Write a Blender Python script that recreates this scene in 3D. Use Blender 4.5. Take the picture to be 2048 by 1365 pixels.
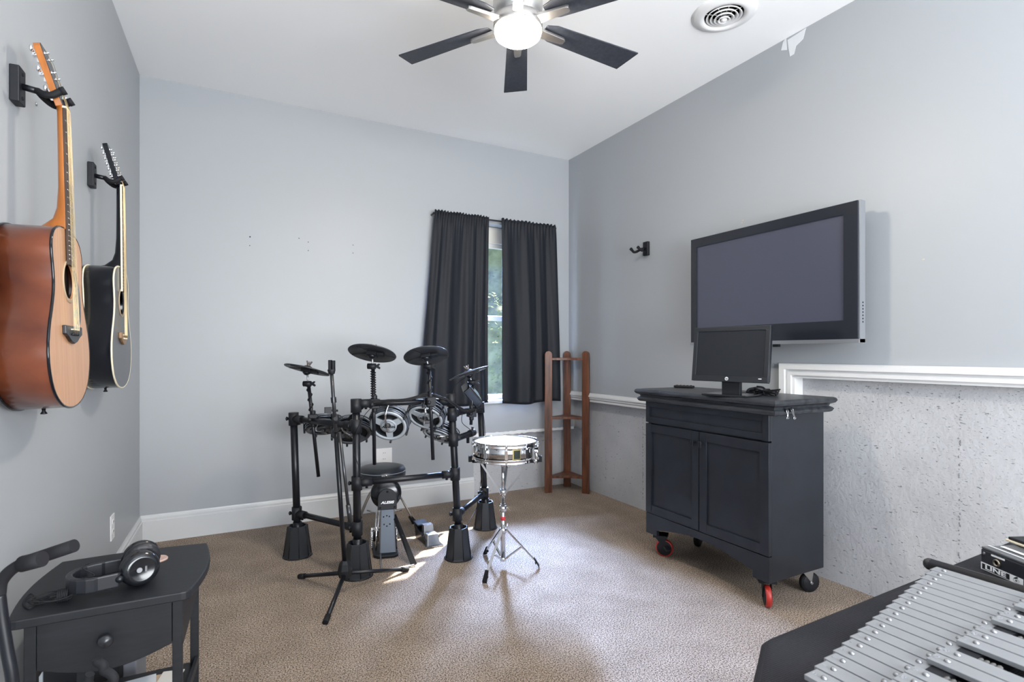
import bpy, bmesh, math, random
from mathutils import Vector, Matrix
random.seed(7)
for o in list(bpy.data.objects): bpy.data.objects.remove(o)
C = bpy.context.scene.collection
S = bpy.context.scene
PI = math.pi
V = Vector

# ---------------------------------------------------------------- camera, world, lights, exposure
H = 1.14                       # lens height
FPX = 1085.0                   # focal length in pixels of the 2048 frame
YAW = math.atan(575.0/1085.0)  # the room's long axis lies this far left of the view axis
FW = V((math.sin(YAW), math.cos(YAW), 0)); RT = V((math.cos(YAW), -math.sin(YAW), 0)); UP = V((0, 0, 1))
cd = bpy.data.cameras.new('camera'); cam = bpy.data.objects.new('camera', cd); C.objects.link(cam)
cam.location = (0, 0, H); cam.rotation_euler = (PI/2, 0, -YAW)
cd.sensor_width = 36; cd.lens = 36*FPX/2048; cd.shift_y = 23.5/2048; cd.clip_start = 0.02
cd.dof.use_dof = True; cd.dof.focus_distance = 3.0; cd.dof.aperture_fstop = 11
S.camera = cam
w = bpy.data.worlds.new('world'); S.world = w; w.use_nodes = True
nt = w.node_tree; nt.nodes.clear()
wo = nt.nodes.new('ShaderNodeOutputWorld'); bg = nt.nodes.new('ShaderNodeBackground'); sk = nt.nodes.new('ShaderNodeTexSky')
sk.sky_type = 'NISHITA'; sk.sun_disc = False; sk.sun_elevation = math.radians(41); sk.sun_rotation = math.radians(45)
bg.inputs[1].default_value = 0.40
nt.links.new(sk.outputs[0], bg.inputs[0]); nt.links.new(bg.outputs[0], wo.inputs[0])
def light(name, kind, loc, target, energy, color, sx=1, sy=1, spread=None):
    l = bpy.data.lights.new(name, kind); l.energy = energy; l.color = color
    o = bpy.data.objects.new(name, l); C.objects.link(o); o.location = loc
    o.rotation_euler = (V(target)-V(loc)).to_track_quat('-Z', 'Y').to_euler()
    if kind == 'AREA':
        l.shape = 'RECTANGLE'; l.size = sx; l.size_y = sy
        if spread: l.spread = spread
    return o
sun = light('sun', 'SUN', (6, 8, 7), (6-0.70, 8-0.72, 7-0.88), 75, (1, 0.95, 0.88)); sun.data.angle = math.radians(0.6)
light('added_window_lamp', 'AREA', (3.4, 8.2, 4.35), (1.9, 3.9, 1.4), 10500, (0.42, 0.58, 1.0), 4.2, 1.7, math.radians(60))  # unseen lamp added outside, its narrow beam standing in for daylight at the window
light('rear_fill_light', 'AREA', (1.2, -1.85, 1.35), (0.75, 0.5, 3.0), 600, (0.93, 0.96, 1.0), 2.6, 1.6)  # added fill lamp behind the lens, aimed up to brighten ceiling and room
FAN_EMIT = 440.0
S.view_settings.view_transform = 'Standard'; S.view_settings.look = 'None'
S.view_settings.exposure = -0.94; S.view_settings.gamma = 1.0; S.view_settings.use_curve_mapping = False

# ---------------------------------------------------------------- placing: a sight line from the lens meets a known real plane
def ray(px, py): return FW + RT*((px-1024)/FPX) + UP*((706-py)/FPX)
EYE = V((0, 0, H))
def P(px, py, d): return EYE + ray(px, py)*d
def onX(px, py, X): r = ray(px, py); return EYE + r*(X/r.x)
def onY(px, py, Y): r = ray(px, py); return EYE + r*(Y/r.y)
def onZ(px, py, Z=0.0): r = ray(px, py); return EYE + r*((Z-H)/r.z)
YB = 3.90; XR = 2.62; XC = 2.68; YC = 3.96; ZC = 2.80
LA = math.radians(1.5)                       # the left wall leans this much off square
LX0 = -0.4473
def lwx(Y): return LX0 - (YB-Y)*math.tan(LA)
def onL(px, py, w=0.0):
    r = ray(px, py); k = math.tan(LA); t = (LX0 + w - YB*k)/(r.x - k*r.y); return EYE + r*t

# ---------------------------------------------------------------- materials
MATS = {}
def mat(name, col, rough=0.5, metal=0.0, spec=0.5, bump=0, bscale=50, var=0, vscale=8, stretch=(1,1,1), emit=None, coat=0, sheen=0, alpha=None):
    if name in MATS: return MATS[name]
    m = bpy.data.materials.new(name); m.use_nodes = True; t = m.node_tree; b = t.nodes['Principled BSDF']
    b.inputs['Base Color'].default_value = (*col, 1); b.inputs['Roughness'].default_value = rough
    b.inputs['Metallic'].default_value = metal; b.inputs['Specular IOR Level'].default_value = spec
    if coat: b.inputs['Coat Weight'].default_value = coat; b.inputs['Coat Roughness'].default_value = 0.06
    if sheen: b.inputs['Sheen Weight'].default_value = sheen
    if emit: b.inputs['Emission Color'].default_value = (*emit[0], 1); b.inputs['Emission Strength'].default_value = emit[1]
    tc = mp = None
    if bump or var:
        tc = t.nodes.new('ShaderNodeTexCoord'); mp = t.nodes.new('ShaderNodeMapping'); mp.inputs['Scale'].default_value = stretch
        t.links.new(tc.outputs['Object'], mp.inputs['Vector'])
    if var:
        n = t.nodes.new('ShaderNodeTexNoise'); n.inputs['Scale'].default_value = vscale; n.inputs['Detail'].default_value = 6
        t.links.new(mp.outputs[0], n.inputs['Vector'])
        r = t.nodes.new('ShaderNodeValToRGB'); r.color_ramp.elements[0].position = 0.3; r.color_ramp.elements[1].position = 0.7
        r.color_ramp.elements[0].color = (*[c*(1-var) for c in col], 1); r.color_ramp.elements[1].color = (*[min(1, c*(1+var)) for c in col], 1)
        t.links.new(n.outputs['Fac'], r.inputs[0]); t.links.new(r.outputs[0], b.inputs['Base Color'])
    if bump:
        n2 = t.nodes.new('ShaderNodeTexNoise'); n2.inputs['Scale'].default_value = bscale; n2.inputs['Detail'].default_value = 4
        t.links.new(mp.outputs[0], n2.inputs['Vector'])
        bp = t.nodes.new('ShaderNodeBump'); bp.inputs['Strength'].default_value = bump; bp.inputs['Distance'].default_value = 0.004
        t.links.new(n2.outputs['Fac'], bp.inputs['Height']); t.links.new(bp.outputs[0], b.inputs['Normal'])
    MATS[name] = m; return m
M_wall = mat('wall_paint', (0.345, 0.362, 0.380), 0.42, bump=0.05, bscale=3.0, spec=0.35)
M_ceil = mat('ceiling_paint', (0.88, 0.885, 0.89), 0.7, bump=0.06, bscale=2.0)
M_trim = mat('trim_paint', (0.55, 0.56, 0.565), 0.35)
M_trim2 = mat('rail_paint', (0.66, 0.665, 0.67), 0.3)
M_black = mat('black_metal', (0.006, 0.007, 0.010), 0.34, spec=0.4)
M_blackm = mat('black_matte_plastic', (0.008, 0.009, 0.012), 0.52, spec=0.35)
M_rubber = mat('black_rubber', (0.008, 0.008, 0.010), 0.75, spec=0.3)
M_gloss = mat('gloss_black_plastic', (0.007, 0.008, 0.010), 0.18)
M_chrome = mat('chrome', (0.82, 0.83, 0.85), 0.10, 1.0)
M_nickel = mat('brushed_nickel', (0.62, 0.60, 0.58), 0.32, 1.0)
M_steel = mat('dull_steel', (0.42, 0.43, 0.45), 0.38, 1.0)
M_silverp = mat('silver_plastic', (0.50, 0.51, 0.53), 0.35, 0.3)
M_cream = mat('cream_binding', (0.72, 0.65, 0.48), 0.4)
M_white = mat('white_plastic', (0.72, 0.72, 0.72), 0.35)
M_wtext = mat('white_print', (0.85, 0.86, 0.88), 0.5)
M_dark = mat('dark_void', (0.004, 0.004, 0.005), 0.9)
M_red = mat('red_wheel', (0.38, 0.025, 0.018), 0.4)
M_gold = mat('gold_plug', (0.75, 0.52, 0.18), 0.25, 1.0)
M_padgrey = mat('pad_grey_plastic', (0.36, 0.39, 0.42), 0.4, var=0.06)

def wood(name, c1, c2, rough=0.4, scale=6, stretch=(1, 1, 12), coat=0, dist=3.0, bump=0.05):
    m = bpy.data.materials.new(name); m.use_nodes = True; t = m.node_tree; b = t.nodes['Principled BSDF']
    tc = t.nodes.new('ShaderNodeTexCoord'); mp = t.nodes.new('ShaderNodeMapping'); mp.inputs['Scale'].default_value = stretch
    n = t.nodes.new('ShaderNodeTexNoise'); n.inputs['Scale'].default_value = scale; n.inputs['Detail'].default_value = 8; n.inputs['Distortion'].default_value = dist*0.1
    r = t.nodes.new('ShaderNodeValToRGB'); r.color_ramp.elements[0].position = 0.35; r.color_ramp.elements[1].position = 0.68
    r.color_ramp.elements[0].color = (*c1, 1); r.color_ramp.elements[1].color = (*c2, 1)
    t.links.new(tc.outputs['Object'], mp.inputs[0]); t.links.new(mp.outputs[0], n.inputs[0]); t.links.new(n.outputs['Fac'], r.inputs[0]); t.links.new(r.outputs[0], b.inputs['Base Color'])
    bp = t.nodes.new('ShaderNodeBump'); bp.inputs['Strength'].default_value = bump; bp.inputs['Distance'].default_value = 0.002
    t.links.new(n.outputs['Fac'], bp.inputs['Height']); t.links.new(bp.outputs[0], b.inputs['Normal'])
    b.inputs['Roughness'].default_value = rough; b.inputs['Specular IOR Level'].default_value = 0.40
    if coat: b.inputs['Coat Weight'].default_value = coat; b.inputs['Coat Roughness'].default_value = 0.08
    return m
M_spruce = wood('spruce_top', (0.44, 0.22, 0.11), (0.54, 0.29, 0.15), 0.38, 10, (1, 9, 0.35), 0.3)
M_mahog = wood('mahogany_side', (0.080, 0.017, 0.006), (0.175, 0.044, 0.015), 0.32, 5, (1, 1, 1.6), 0.6)
M_neckw = wood('neck_wood', (0.30, 0.090, 0.012), (0.46, 0.155, 0.028), 0.3, 5, (6, 6, 1), 0.4)
M_rose = wood('rosewood', (0.025, 0.014, 0.010), (0.06, 0.035, 0.022), 0.45, 12, (8, 8, 1))
M_gblack = mat('gloss_black_lacquer', (0.004, 0.005, 0.008), 0.14, spec=0.4)
M_gtopblk = mat('black_guitar_top', (0.040, 0.044, 0.055), 0.35, coat=0.2)
M_shelfw = wood('shelf_brown_wood', (0.050, 0.017, 0.008), (0.155, 0.054, 0.024), 0.42, 7, (5, 5, 0.6))
M_blade = wood('dark_blade_wood', (0.020, 0.023, 0.032), (0.034, 0.038, 0.050), 0.42, 70, (1, 1, 1), 0, 1)
M_cartb = wood('black_painted_cabinet', (0.010, 0.012, 0.017), (0.014, 0.017, 0.023), 0.38, 10, (1, 1, 1), 0, 1, 0.05)
M_carttop = wood('worn_black_top', (0.012, 0.013, 0.016), (0.035, 0.039, 0.046), 0.36, 7, (6, 1, 6), 0, 2, 0.25)
M_tableb = wood('black_table_wood', (0.005, 0.006, 0.008), (0.009, 0.010, 0.013), 0.5, 9, (2, 14, 14), 0, 1, 0.06)

def carpet_mat():
    m = bpy.data.materials.new('beige_carpet'); m.use_nodes = True; t = m.node_tree; b = t.nodes['Principled BSDF']
    tc = t.nodes.new('ShaderNodeTexCoord')
    def noise(s, d=4):
        n = t.nodes.new('ShaderNodeTexNoise'); n.inputs['Scale'].default_value = s; n.inputs['Detail'].default_value = d
        t.links.new(tc.outputs['Object'], n.inputs['Vector']); return n
    n1 = noise(185, 2); n2 = noise(5.5, 5); n3 = noise(95, 2)
    r = t.nodes.new('ShaderNodeValToRGB'); e = r.color_ramp.elements
    e[0].position = 0.36; e[0].color = (0.085, 0.066, 0.052, 1); e[1].position = 0.63; e[1].color = (0.46, 0.375, 0.305, 1)
    x = e.new(0.48); x.color = (0.27, 0.216, 0.172, 1)
    t.links.new(n1.outputs['Fac'], r.inputs[0])
    r2 = t.nodes.new('ShaderNodeValToRGB'); r2.color_ramp.elements[0].position = 0.35; r2.color_ramp.elements[1].position = 0.68
    r2.color_ramp.elements[0].color = (0.80, 0.79, 0.78, 1); r2.color_ramp.elements[1].color = (1.0, 1.0, 1.0, 1)
    t.links.new(n2.outputs['Fac'], r2.inputs[0])
    mx = t.nodes.new('ShaderNodeMix'); mx.data_type = 'RGBA'; mx.blend_type = 'MULTIPLY'; mx.inputs[0].default_value = 1
    t.links.new(r.outputs[0], mx.inputs[6]); t.links.new(r2.outputs[0], mx.inputs[7]); t.links.new(mx.outputs[2], b.inputs['Base Color'])
    ad = t.nodes.new('ShaderNodeMath'); ad.operation = 'ADD'; t.links.new(n1.outputs['Fac'], ad.inputs[0]); t.links.new(n3.outputs['Fac'], ad.inputs[1])
    bp = t.nodes.new('ShaderNodeBump'); bp.inputs['Strength'].default_value = 0.9; bp.inputs['Distance'].default_value = 0.0035
    t.links.new(ad.outputs[0], bp.inputs['Height']); t.links.new(bp.outputs[0], b.inputs['Normal'])
    b.inputs['Roughness'].default_value = 0.95; b.inputs['Specular IOR Level'].default_value = 0.05
    return m
M_carpet = carpet_mat()
def concrete_mat():
    m = bpy.data.materials.new('painted_concrete'); m.use_nodes = True; t = m.node_tree; b = t.nodes['Principled BSDF']
    tc = t.nodes.new('ShaderNodeTexCoord'); mp = t.nodes.new('ShaderNodeMapping'); mp.inputs['Rotation'].default_value = (0.35, 0, 0.0); mp.inputs['Scale'].default_value = (1, 1, 2.6)
    t.links.new(tc.outputs['Object'], mp.inputs[0])
    def noise(s, d, src):
        n = t.nodes.new('ShaderNodeTexNoise'); n.inputs['Scale'].default_value = s; n.inputs['Detail'].default_value = d; t.links.new(src, n.inputs['Vector']); return n
    n1 = noise(34, 2, mp.outputs[0]); n2 = noise(4, 6, tc.outputs['Object']); n3 = noise(55, 5, tc.outputs['Object'])
    ramp = t.nodes.new('ShaderNodeValToRGB'); ramp.color_ramp.elements[0].position = 0.275; ramp.color_ramp.elements[0].color = (0, 0, 0, 1)
    ramp.color_ramp.elements[1].position = 0.315; ramp.color_ramp.elements[1].color = (1, 1, 1, 1); t.links.new(n1.outputs['Fac'], ramp.inputs[0])
    n4 = noise(75, 2, mp.outputs[0]); r4 = t.nodes.new('ShaderNodeValToRGB'); r4.color_ramp.elements[0].position = 0.29; r4.color_ramp.elements[1].position = 0.36
    r4.color_ramp.elements[0].color = (0.45, 0.45, 0.45, 1); t.links.new(n4.outputs['Fac'], r4.inputs[0])
    mm = t.nodes.new('ShaderNodeMath'); mm.operation = 'MULTIPLY'; t.links.new(ramp.outputs[0], mm.inputs[0]); t.links.new(r4.outputs[0], mm.inputs[1])
    c = t.nodes.new('ShaderNodeValToRGB'); c.color_ramp.elements[0].color = (0.40, 0.405, 0.425, 1); c.color_ramp.elements[1].color = (0.48, 0.49, 0.51, 1)
    c.color_ramp.elements[0].position = 0.3; c.color_ramp.elements[1].position = 0.7; t.links.new(n2.outputs['Fac'], c.inputs[0])
    mx = t.nodes.new('ShaderNodeMix'); mx.data_type = 'RGBA'; mx.inputs[6].default_value = (0.20, 0.205, 0.22, 1)
    t.links.new(mm.outputs[0], mx.inputs[0]); t.links.new(c.outputs[0], mx.inputs[7]); t.links.new(mx.outputs[2], b.inputs['Base Color'])
    a = t.nodes.new('ShaderNodeMath'); a.operation = 'MULTIPLY_ADD'; a.inputs[1].default_value = 0.8
    t.links.new(n3.outputs['Fac'], a.inputs[0]); t.links.new(mm.outputs[0], a.inputs[2])
    bp = t.nodes.new('ShaderNodeBump'); bp.inputs['Strength'].default_value = 0.55; bp.inputs['Distance'].default_value = 0.006
    t.links.new(a.outputs[0], bp.inputs['Height']); t.links.new(bp.outputs[0], b.inputs['Normal']); b.inputs['Roughness'].default_value = 0.65
    return m
M_conc = concrete_mat()
def cloth_mat(name, col, sc, sheen=0.2, rough=0.85, bump=0.35):
    m = bpy.data.materials.new(name); m.use_nodes = True; t = m.node_tree; b = t.nodes['Principled BSDF']
    tc = t.nodes.new('ShaderNodeTexCoord'); v = t.nodes.new('ShaderNodeTexVoronoi'); v.inputs['Scale'].default_value = sc; v.inputs['Randomness'].default_value = 0.15
    t.links.new(tc.outputs['Object'], v.inputs['Vector'])
    r = t.nodes.new('ShaderNodeValToRGB'); r.color_ramp.elements[0].color = (*[c*0.3 for c in col], 1); r.color_ramp.elements[1].color = (*[c*3.2 for c in col], 1); r.color_ramp.elements[1].position = 0.7
    t.links.new(v.outputs['Distance'], r.inputs[0]); t.links.new(r.outputs[0], b.inputs['Base Color'])
    bp = t.nodes.new('ShaderNodeBump'); bp.invert = False; bp.inputs['Strength'].default_value = bump; bp.inputs['Distance'].default_value = 0.002
    t.links.new(v.outputs['Distance'], bp.inputs['Height']); t.links.new(bp.outputs[0], b.inputs['Normal'])
    b.inputs['Roughness'].default_value = rough; b.inputs['Sheen Weight'].default_value = sheen; b.inputs['Specular IOR Level'].default_value = 0.12
    return m
M_mesh = cloth_mat('black_mesh_cloth', (0.011, 0.011, 0.013), 300, sheen=0.02, bump=0.9)
M_curtain = mat('black_curtain_fabric', (0.006, 0.008, 0.013), 0.62, bump=0.12, bscale=300, sheen=0.03, spec=0.3)
def glass_mat():
    m = bpy.data.materials.new('window_glass'); m.use_nodes = True; t = m.node_tree; t.nodes.clear()
    o = t.nodes.new('ShaderNodeOutputMaterial'); mx = t.nodes.new('ShaderNodeMixShader'); tr = t.nodes.new('ShaderNodeBsdfTransparent'); gl = t.nodes.new('ShaderNodeBsdfGlossy')
    gl.inputs['Roughness'].default_value = 0.02; tr.inputs[0].default_value = (0.95, 0.97, 0.97, 1)
    mx.inputs[0].default_value = 0.05; t.links.new(tr.outputs[0], mx.inputs[1]); t.links.new(gl.outputs[0], mx.inputs[2]); t.links.new(mx.outputs[0], o.inputs[0])
    return m
M_glass = glass_mat()

# ---------------------------------------------------------------- mesh kit
class MB:
    def __init__(s): s.v = []; s.f = []; s.sm = []
    def add(s, vs, fs, smooth=False):
        o = len(s.v); s.v += [tuple(v) for v in vs]
        for f in fs: s.f.append([i+o for i in f]); s.sm.append(smooth)
        return s
    def box(s, c, d, rot=None):
        c = V(c); hx, hy, hz = d[0]/2, d[1]/2, d[2]/2
        vs = [V((x, y, z)) for z in (-hz, hz) for y in (-hy, hy) for x in (-hx, hx)]
        if rot is not None: vs = [rot @ v for v in vs]
        return s.add([c+v for v in vs], [(0,2,3,1), (4,5,7,6), (0,1,5,4), (2,6,7,3), (0,4,6,2), (1,3,7,5)])
    def bx(s, x0, x1, y0, y1, z0, z1): return s.box(((x0+x1)/2, (y0+y1)/2, (z0+z1)/2), (x1-x0, y1-y0, z1-z0))
    def cyl(s, a, b, r, r2=None, n=20, cap=True, smooth=True):
        a = V(a); b = V(b); r2 = r if r2 is None else r2; ax = (b-a).normalized()
        u = ax.orthogonal().normalized(); w_ = ax.cross(u)
        vs = []
        for i in range(n):
            t = 2*PI*i/n; dv = u*math.cos(t)+w_*math.sin(t); vs.append(a+dv*r)
        for i in range(n):
            t = 2*PI*i/n; dv = u*math.cos(t)+w_*math.sin(t); vs.append(b+dv*r2)
        s.add(vs, [(i, (i+1) % n, n+(i+1) % n, n+i) for i in range(n)], smooth)
        if cap: s.add(vs[:n], [tuple(range(n-1, -1, -1))]); s.add(vs[n:], [tuple(range(n))])
        return s
    def tube(s, pts, r, n=10, cap=True):
        pts = [V(p) for p in pts]; rr = r if isinstance(r, (list, tuple)) else [r]*len(pts)
        t0 = (pts[1]-pts[0]).normalized(); u = t0.orthogonal().normalized(); vs = []; m = len(pts)
        for k, p in enumerate(pts):
            if k == 0: t = t0
            elif k == m-1: t = (pts[-1]-pts[-2]).normalized()
            else: t = ((pts[k+1]-p).normalized()+(p-pts[k-1]).normalized()).normalized()
            u = (u - t*u.dot(t)).normalized(); w_ = t.cross(u)
            for i in range(n):
                a = 2*PI*i/n; vs.append(p+(u*math.cos(a)+w_*math.sin(a))*rr[k])
        fs = [(k*n+i, k*n+(i+1) % n, (k+1)*n+(i+1) % n, (k+1)*n+i) for k in range(m-1) for i in range(n)]
        s.add(vs, fs, True)
        if cap: s.add(vs[:n], [tuple(range(n-1, -1, -1))]); s.add(vs[-n:], [tuple(range(n))])
        return s
    def lathe(s, c, ax, prof, n=32, smooth=True, u=None, cap=True):
        c = V(c); ax = V(ax).normalized(); u = (V(u) if u is not None else ax.orthogonal()).normalized(); w_ = ax.cross(u); vs = []
        for (r, z) in prof:
            for i in range(n):
                a = 2*PI*i/n; vs.append(c+ax*z+(u*math.cos(a)+w_*math.sin(a))*max(r, 1e-5))
        m = len(prof)
        s.add(vs, [(k*n+i, k*n+(i+1) % n, (k+1)*n+(i+1) % n, (k+1)*n+i) for k in range(m-1) for i in range(n)], smooth)
        if cap:
            if prof[0][0] > 1e-4: s.add(vs[:n], [tuple(range(n-1, -1, -1))])
            if prof[-1][0] > 1e-4: s.add(vs[-n:], [tuple(range(n))])
        return s
    def prism(s, poly, ext, smooth=False):
        ext = V(ext); a = [V(p) for p in poly]; n = len(a); vs = a+[p+ext for p in a]
        s.add(vs, [(i, (i+1) % n, n+(i+1) % n, n+i) for i in range(n)], smooth)
        s.add(vs[:n], [tuple(range(n-1, -1, -1))]); s.add(vs[n:], [tuple(range(n))]); return s
    def ball(s, c, r, n=16, sc=(1, 1, 1), rot=None):
        c = V(c); m = n//2; vs = []; 
        for j in range(m+1):
            th = PI*j/m
            for i in range(n):
                a = 2*PI*i/n; p = V((math.sin(th)*math.cos(a)*r*sc[0], math.sin(th)*math.sin(a)*r*sc[1], math.cos(th)*r*sc[2]))
                if rot is not None: p = rot @ p
                vs.append(c+p)
        return s.add(vs, [(j*n+i, (j+1)*n+i, (j+1)*n+(i+1) % n, j*n+(i+1) % n) for j in range(m) for i in range(n)], True)
    def torus(s, c, ax, R, r, n=40, m=8, u=None):
        c = V(c); ax = V(ax).normalized(); u = (V(u) if u is not None else ax.orthogonal()).normalized(); w_ = ax.cross(u); vs = []
        for i in range(n):
            a = 2*PI*i/n; dr = u*math.cos(a)+w_*math.sin(a)
            for j in range(m):
                b = 2*PI*j/m; vs.append(c+dr*(R+r*math.cos(b))+ax*(r*math.sin(b)))
        return s.add(vs, [(i*m+j, ((i+1) % n)*m+j, ((i+1) % n)*m+(j+1) % m, i*m+(j+1) % m) for i in range(n) for j in range(m)], True)
    def build(s, name, m, parent=None, bevel=0, seg=2):
        me = bpy.data.meshes.new(name); me.from_pydata(s.v, [], s.f)
        for p, k in zip(me.polygons, s.sm): p.use_smooth = k
        bm = bmesh.new(); bm.from_mesh(me); bmesh.ops.remove_doubles(bm, verts=bm.verts, dist=1e-6); bmesh.ops.recalc_face_normals(bm, faces=bm.faces); bm.to_mesh(me); bm.free()
        me.materials.append(m); me.update()
        o = bpy.data.objects.new(name, me); C.objects.link(o)
        if parent is not None:
            o.parent = parent; bpy.context.view_layer.update(); o.matrix_parent_inverse = Matrix()
            if not getattr(s, 'local', False): o.matrix_parent_inverse = world_of(parent).inverted()
        if bevel:
            b = o.modifiers.new('bevel', 'BEVEL'); b.width = bevel; b.segments = seg; b.limit_method = 'ANGLE'; b.angle_limit = math.radians(40)
        return o
def world_of(o):
    m = Matrix.LocRotScale(o.location, o.rotation_euler, o.scale)
    return (world_of(o.parent) @ o.matrix_parent_inverse @ m) if o.parent else m
class ML(MB):            # mesh given in its parent's own coordinates
    local = True
def sm_path(pts, k=6):   # Catmull-Rom through points
    pts = [V(p) for p in pts]; q = [pts[0]]+pts+[pts[-1]]; out = []
    for i in range(1, len(q)-2):
        a, b, c, d = q[i-1], q[i], q[i+1], q[i+2]
        for j in range(k):
            t = j/k; out.append(0.5*((2*b)+(c-a)*t+(2*a-5*b+4*c-d)*t*t+(3*b-a-3*c+d)*t*t*t))
    out.append(pts[-1]); return out
def thing(name, label, cat, loc, rotz=0, group=None, rot=None):
    o = bpy.data.objects.new(name, None); C.objects.link(o); o.empty_display_size = 0.05
    o.location = loc; o.rotation_euler = rot if rot is not None else (0, 0, rotz); o['label'] = label; o['category'] = cat
    if group: o['group'] = group
    return o
def tag(o, label, cat, group=None, kind=None):
    o['label'] = label; o['category'] = cat
    if group: o['group'] = group
    if kind: o['kind'] = kind
    return o
def struct(o): o['kind'] = 'structure'; return o
def text(body, size, m, name, parent, origin, ux, uy, depth=0.0006, bold=0.0, shear=0.0, sx=1.0):
    cu = bpy.data.curves.new(name, 'FONT'); cu.body = body; cu.size = size; cu.align_x = 'CENTER'; cu.align_y = 'CENTER'; cu.extrude = depth; cu.offset = bold; cu.shear = shear
    tmp = bpy.data.objects.new('tmp', cu); C.objects.link(tmp); dg = bpy.context.evaluated_depsgraph_get(); dg.update()
    me = bpy.data.meshes.new_from_object(tmp.evaluated_get(dg)); bpy.data.objects.remove(tmp)
    ux = V(ux).normalized(); uy = V(uy); uy = (uy-ux*uy.dot(ux)).normalized(); uz = ux.cross(uy); o3 = V(origin)
    for v in me.vertices: p = v.co.copy(); v.co = o3+ux*(p.x*sx)+uy*p.y+uz*p.z
    me.materials.clear(); me.materials.append(m)
    o = bpy.data.objects.new(name, me); C.objects.link(o); o.parent = parent
    if parent: o.matrix_parent_inverse = world_of(parent).inverted()
    return o
def text_local(body, size, m, name, parent, origin, ux, uy, **k):
    o = text(body, size, m, name, parent, origin, ux, uy, **k); o.matrix_parent_inverse = Matrix(); return o

# ---------------------------------------------------------------- the room
Y0 = -1.9
f = MB().bx(-0.75, 2.9, Y0-0.1, 4.2, -0.1, 0.0).build('floor', M_carpet); struct(f)
c = MB().bx(-0.75, 2.9, Y0-0.1, 4.2, ZC, ZC+0.1).build('ceiling', M_ceil); struct(c)
# left wall, a slab leaning 1.5 degrees off square
a = V((lwx(Y0), Y0, 0)); b = V((lwx(YB+0.2), YB+0.2, 0))
struct(MB().prism([a, b, b+V((-0.15, 0, 0)), a+V((-0.15, 0, 0))], (0, 0, ZC)).build('wall_left', M_wall))
# back wall with its window opening; its lower right part is bare concrete set back
WX0, WX1, WZ0, WZ1 = 1.50, 2.36, 0.755, 2.17
led = onY(1009, 866, YB).z
XS = onY(947, 950, YB).x
wb = MB()
wb.bx(-0.7, XS, YB, YB+0.2, 0, WZ0); wb.bx(XS, XR+0.2, YB, YB+0.2, led, WZ0)
wb.bx(-0.7, WX0, YB, YB+0.2, WZ0, WZ1); wb.bx(WX1, XR+0.2, YB, YB+0.2, WZ0, WZ1); wb.bx(-0.7, XR+0.2, YB, YB+0.2, WZ1, ZC)
struct(wb.build('wall_back', M_wall))
struct(MB().bx(XS, XR+0.2, YC, YC+0.15, 0, led+0.02).build('wall_back_concrete', M_conc))
# ragged plaster lip above the concrete
lp = MB(); pts = []
n = 46
for i in range(n+1):
    x = XS+(XR+0.05-XS)*i/n; pts.append(V((x, YB-0.004, led-0.012-random.random()*0.010+0.02*i/n*0.3)))
for i in range(n, -1, -1):
    x = XS+(XR+0.05-XS)*i/n; pts.append(V((x, YB-0.004, led+0.006+random.random()*0.006)))
for i in range(n):
    a_, b_, c_, d_ = pts[i], pts[i+1], pts[2*n-i], pts[2*n+1-i]
    lp.prism([a_, b_, c_, d_], (0, YC-YB+0.004, 0))
struct(lp.build('trim_ledge', mat('torn_plaster', (0.75, 0.75, 0.75), 0.9)))
# right wall: painted above a step rail, concrete below and slightly set back
YS = onX(1565, 727, XR).y
ZR1 = onX(1565, 727, XR).z; ZR0 = onX(1150, 783, XR).z
wr = MB(); wr.bx(XR, XR+0.2, YS-0.07, YB, ZR0-0.03, ZC); wr.bx(XR, XR+0.2, Y0, YS-0.07, ZR1-0.03, ZC)
wro = struct(wr.build('wall_right', M_wall))
struct(MB().bx(XC, XC+0.15, Y0, YC+0.1, 0, ZR1).build('wall_right_concrete', M_conc))
# moulded rails: profile (thickness, height)
def rail(name, Ya, Yb, ztop, hgt, m):
    prof = [(0, 0), (0.012, 0), (0.022, -0.008), (0.030, -0.020), (0.030, -0.030), (0.018, -0.034), (0.022, -0.045), (0.012, -hgt*0.80), (0.012, -hgt), (0, -hgt)]
    poly = [V((XR-p[0], Ya, ztop+p[1])) for p in prof]+[V((XC+0.01, Ya, ztop-hgt)), V((XC+0.01, Ya, ztop))]
    return struct(MB().prism(poly, (0, Yb-Ya, 0)).build(name, m))
rail('trim_1', YS+0.0, YB, ZR0, 0.070, M_trim2)
t2 = MB()
for k, (off, th, hh) in enumerate([(0, 0.030, 0.030), (0.030, 0.014, 0.012), (0.042, 0.020, 0.018), (0.060, 0.008, 0.014)]):
    t2.bx(XR-th, XC+0.01, Y0, YS-off, ZR1-off-hh, ZR1-off)
    t2.bx(XR-th, XC+0.01, YS-off-hh, YS-off, ZR0-0.07, ZR1-off-hh)
struct(t2.build('trim_2', M_trim2, bevel=0.003))
# vertical joints in the concrete
jt = MB()
for (px, y0, y1) in ((1920, 770, 1180), (1286, 830, 1000), (1212, 905, 965)):
    p0 = onX(px, y0, XC); p1 = onX(px, y1, XC); z = p0.z
    while z > max(0.02, p1.z):
        q = V((XC-0.0015, p0.y+random.uniform(-0.004, 0.004), z)); jt.ball(q, random.uniform(0.0015, 0.0042), 6, (0.5, random.uniform(0.5, 1), random.uniform(0.5, 2.2))); z -= random.uniform(0.004, 0.026)
jo = jt.build('crack', mat('crack_dark', (0.22, 0.22, 0.235), 0.9)); jo.parent = bpy.data.objects['wall_right_concrete']; 
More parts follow.
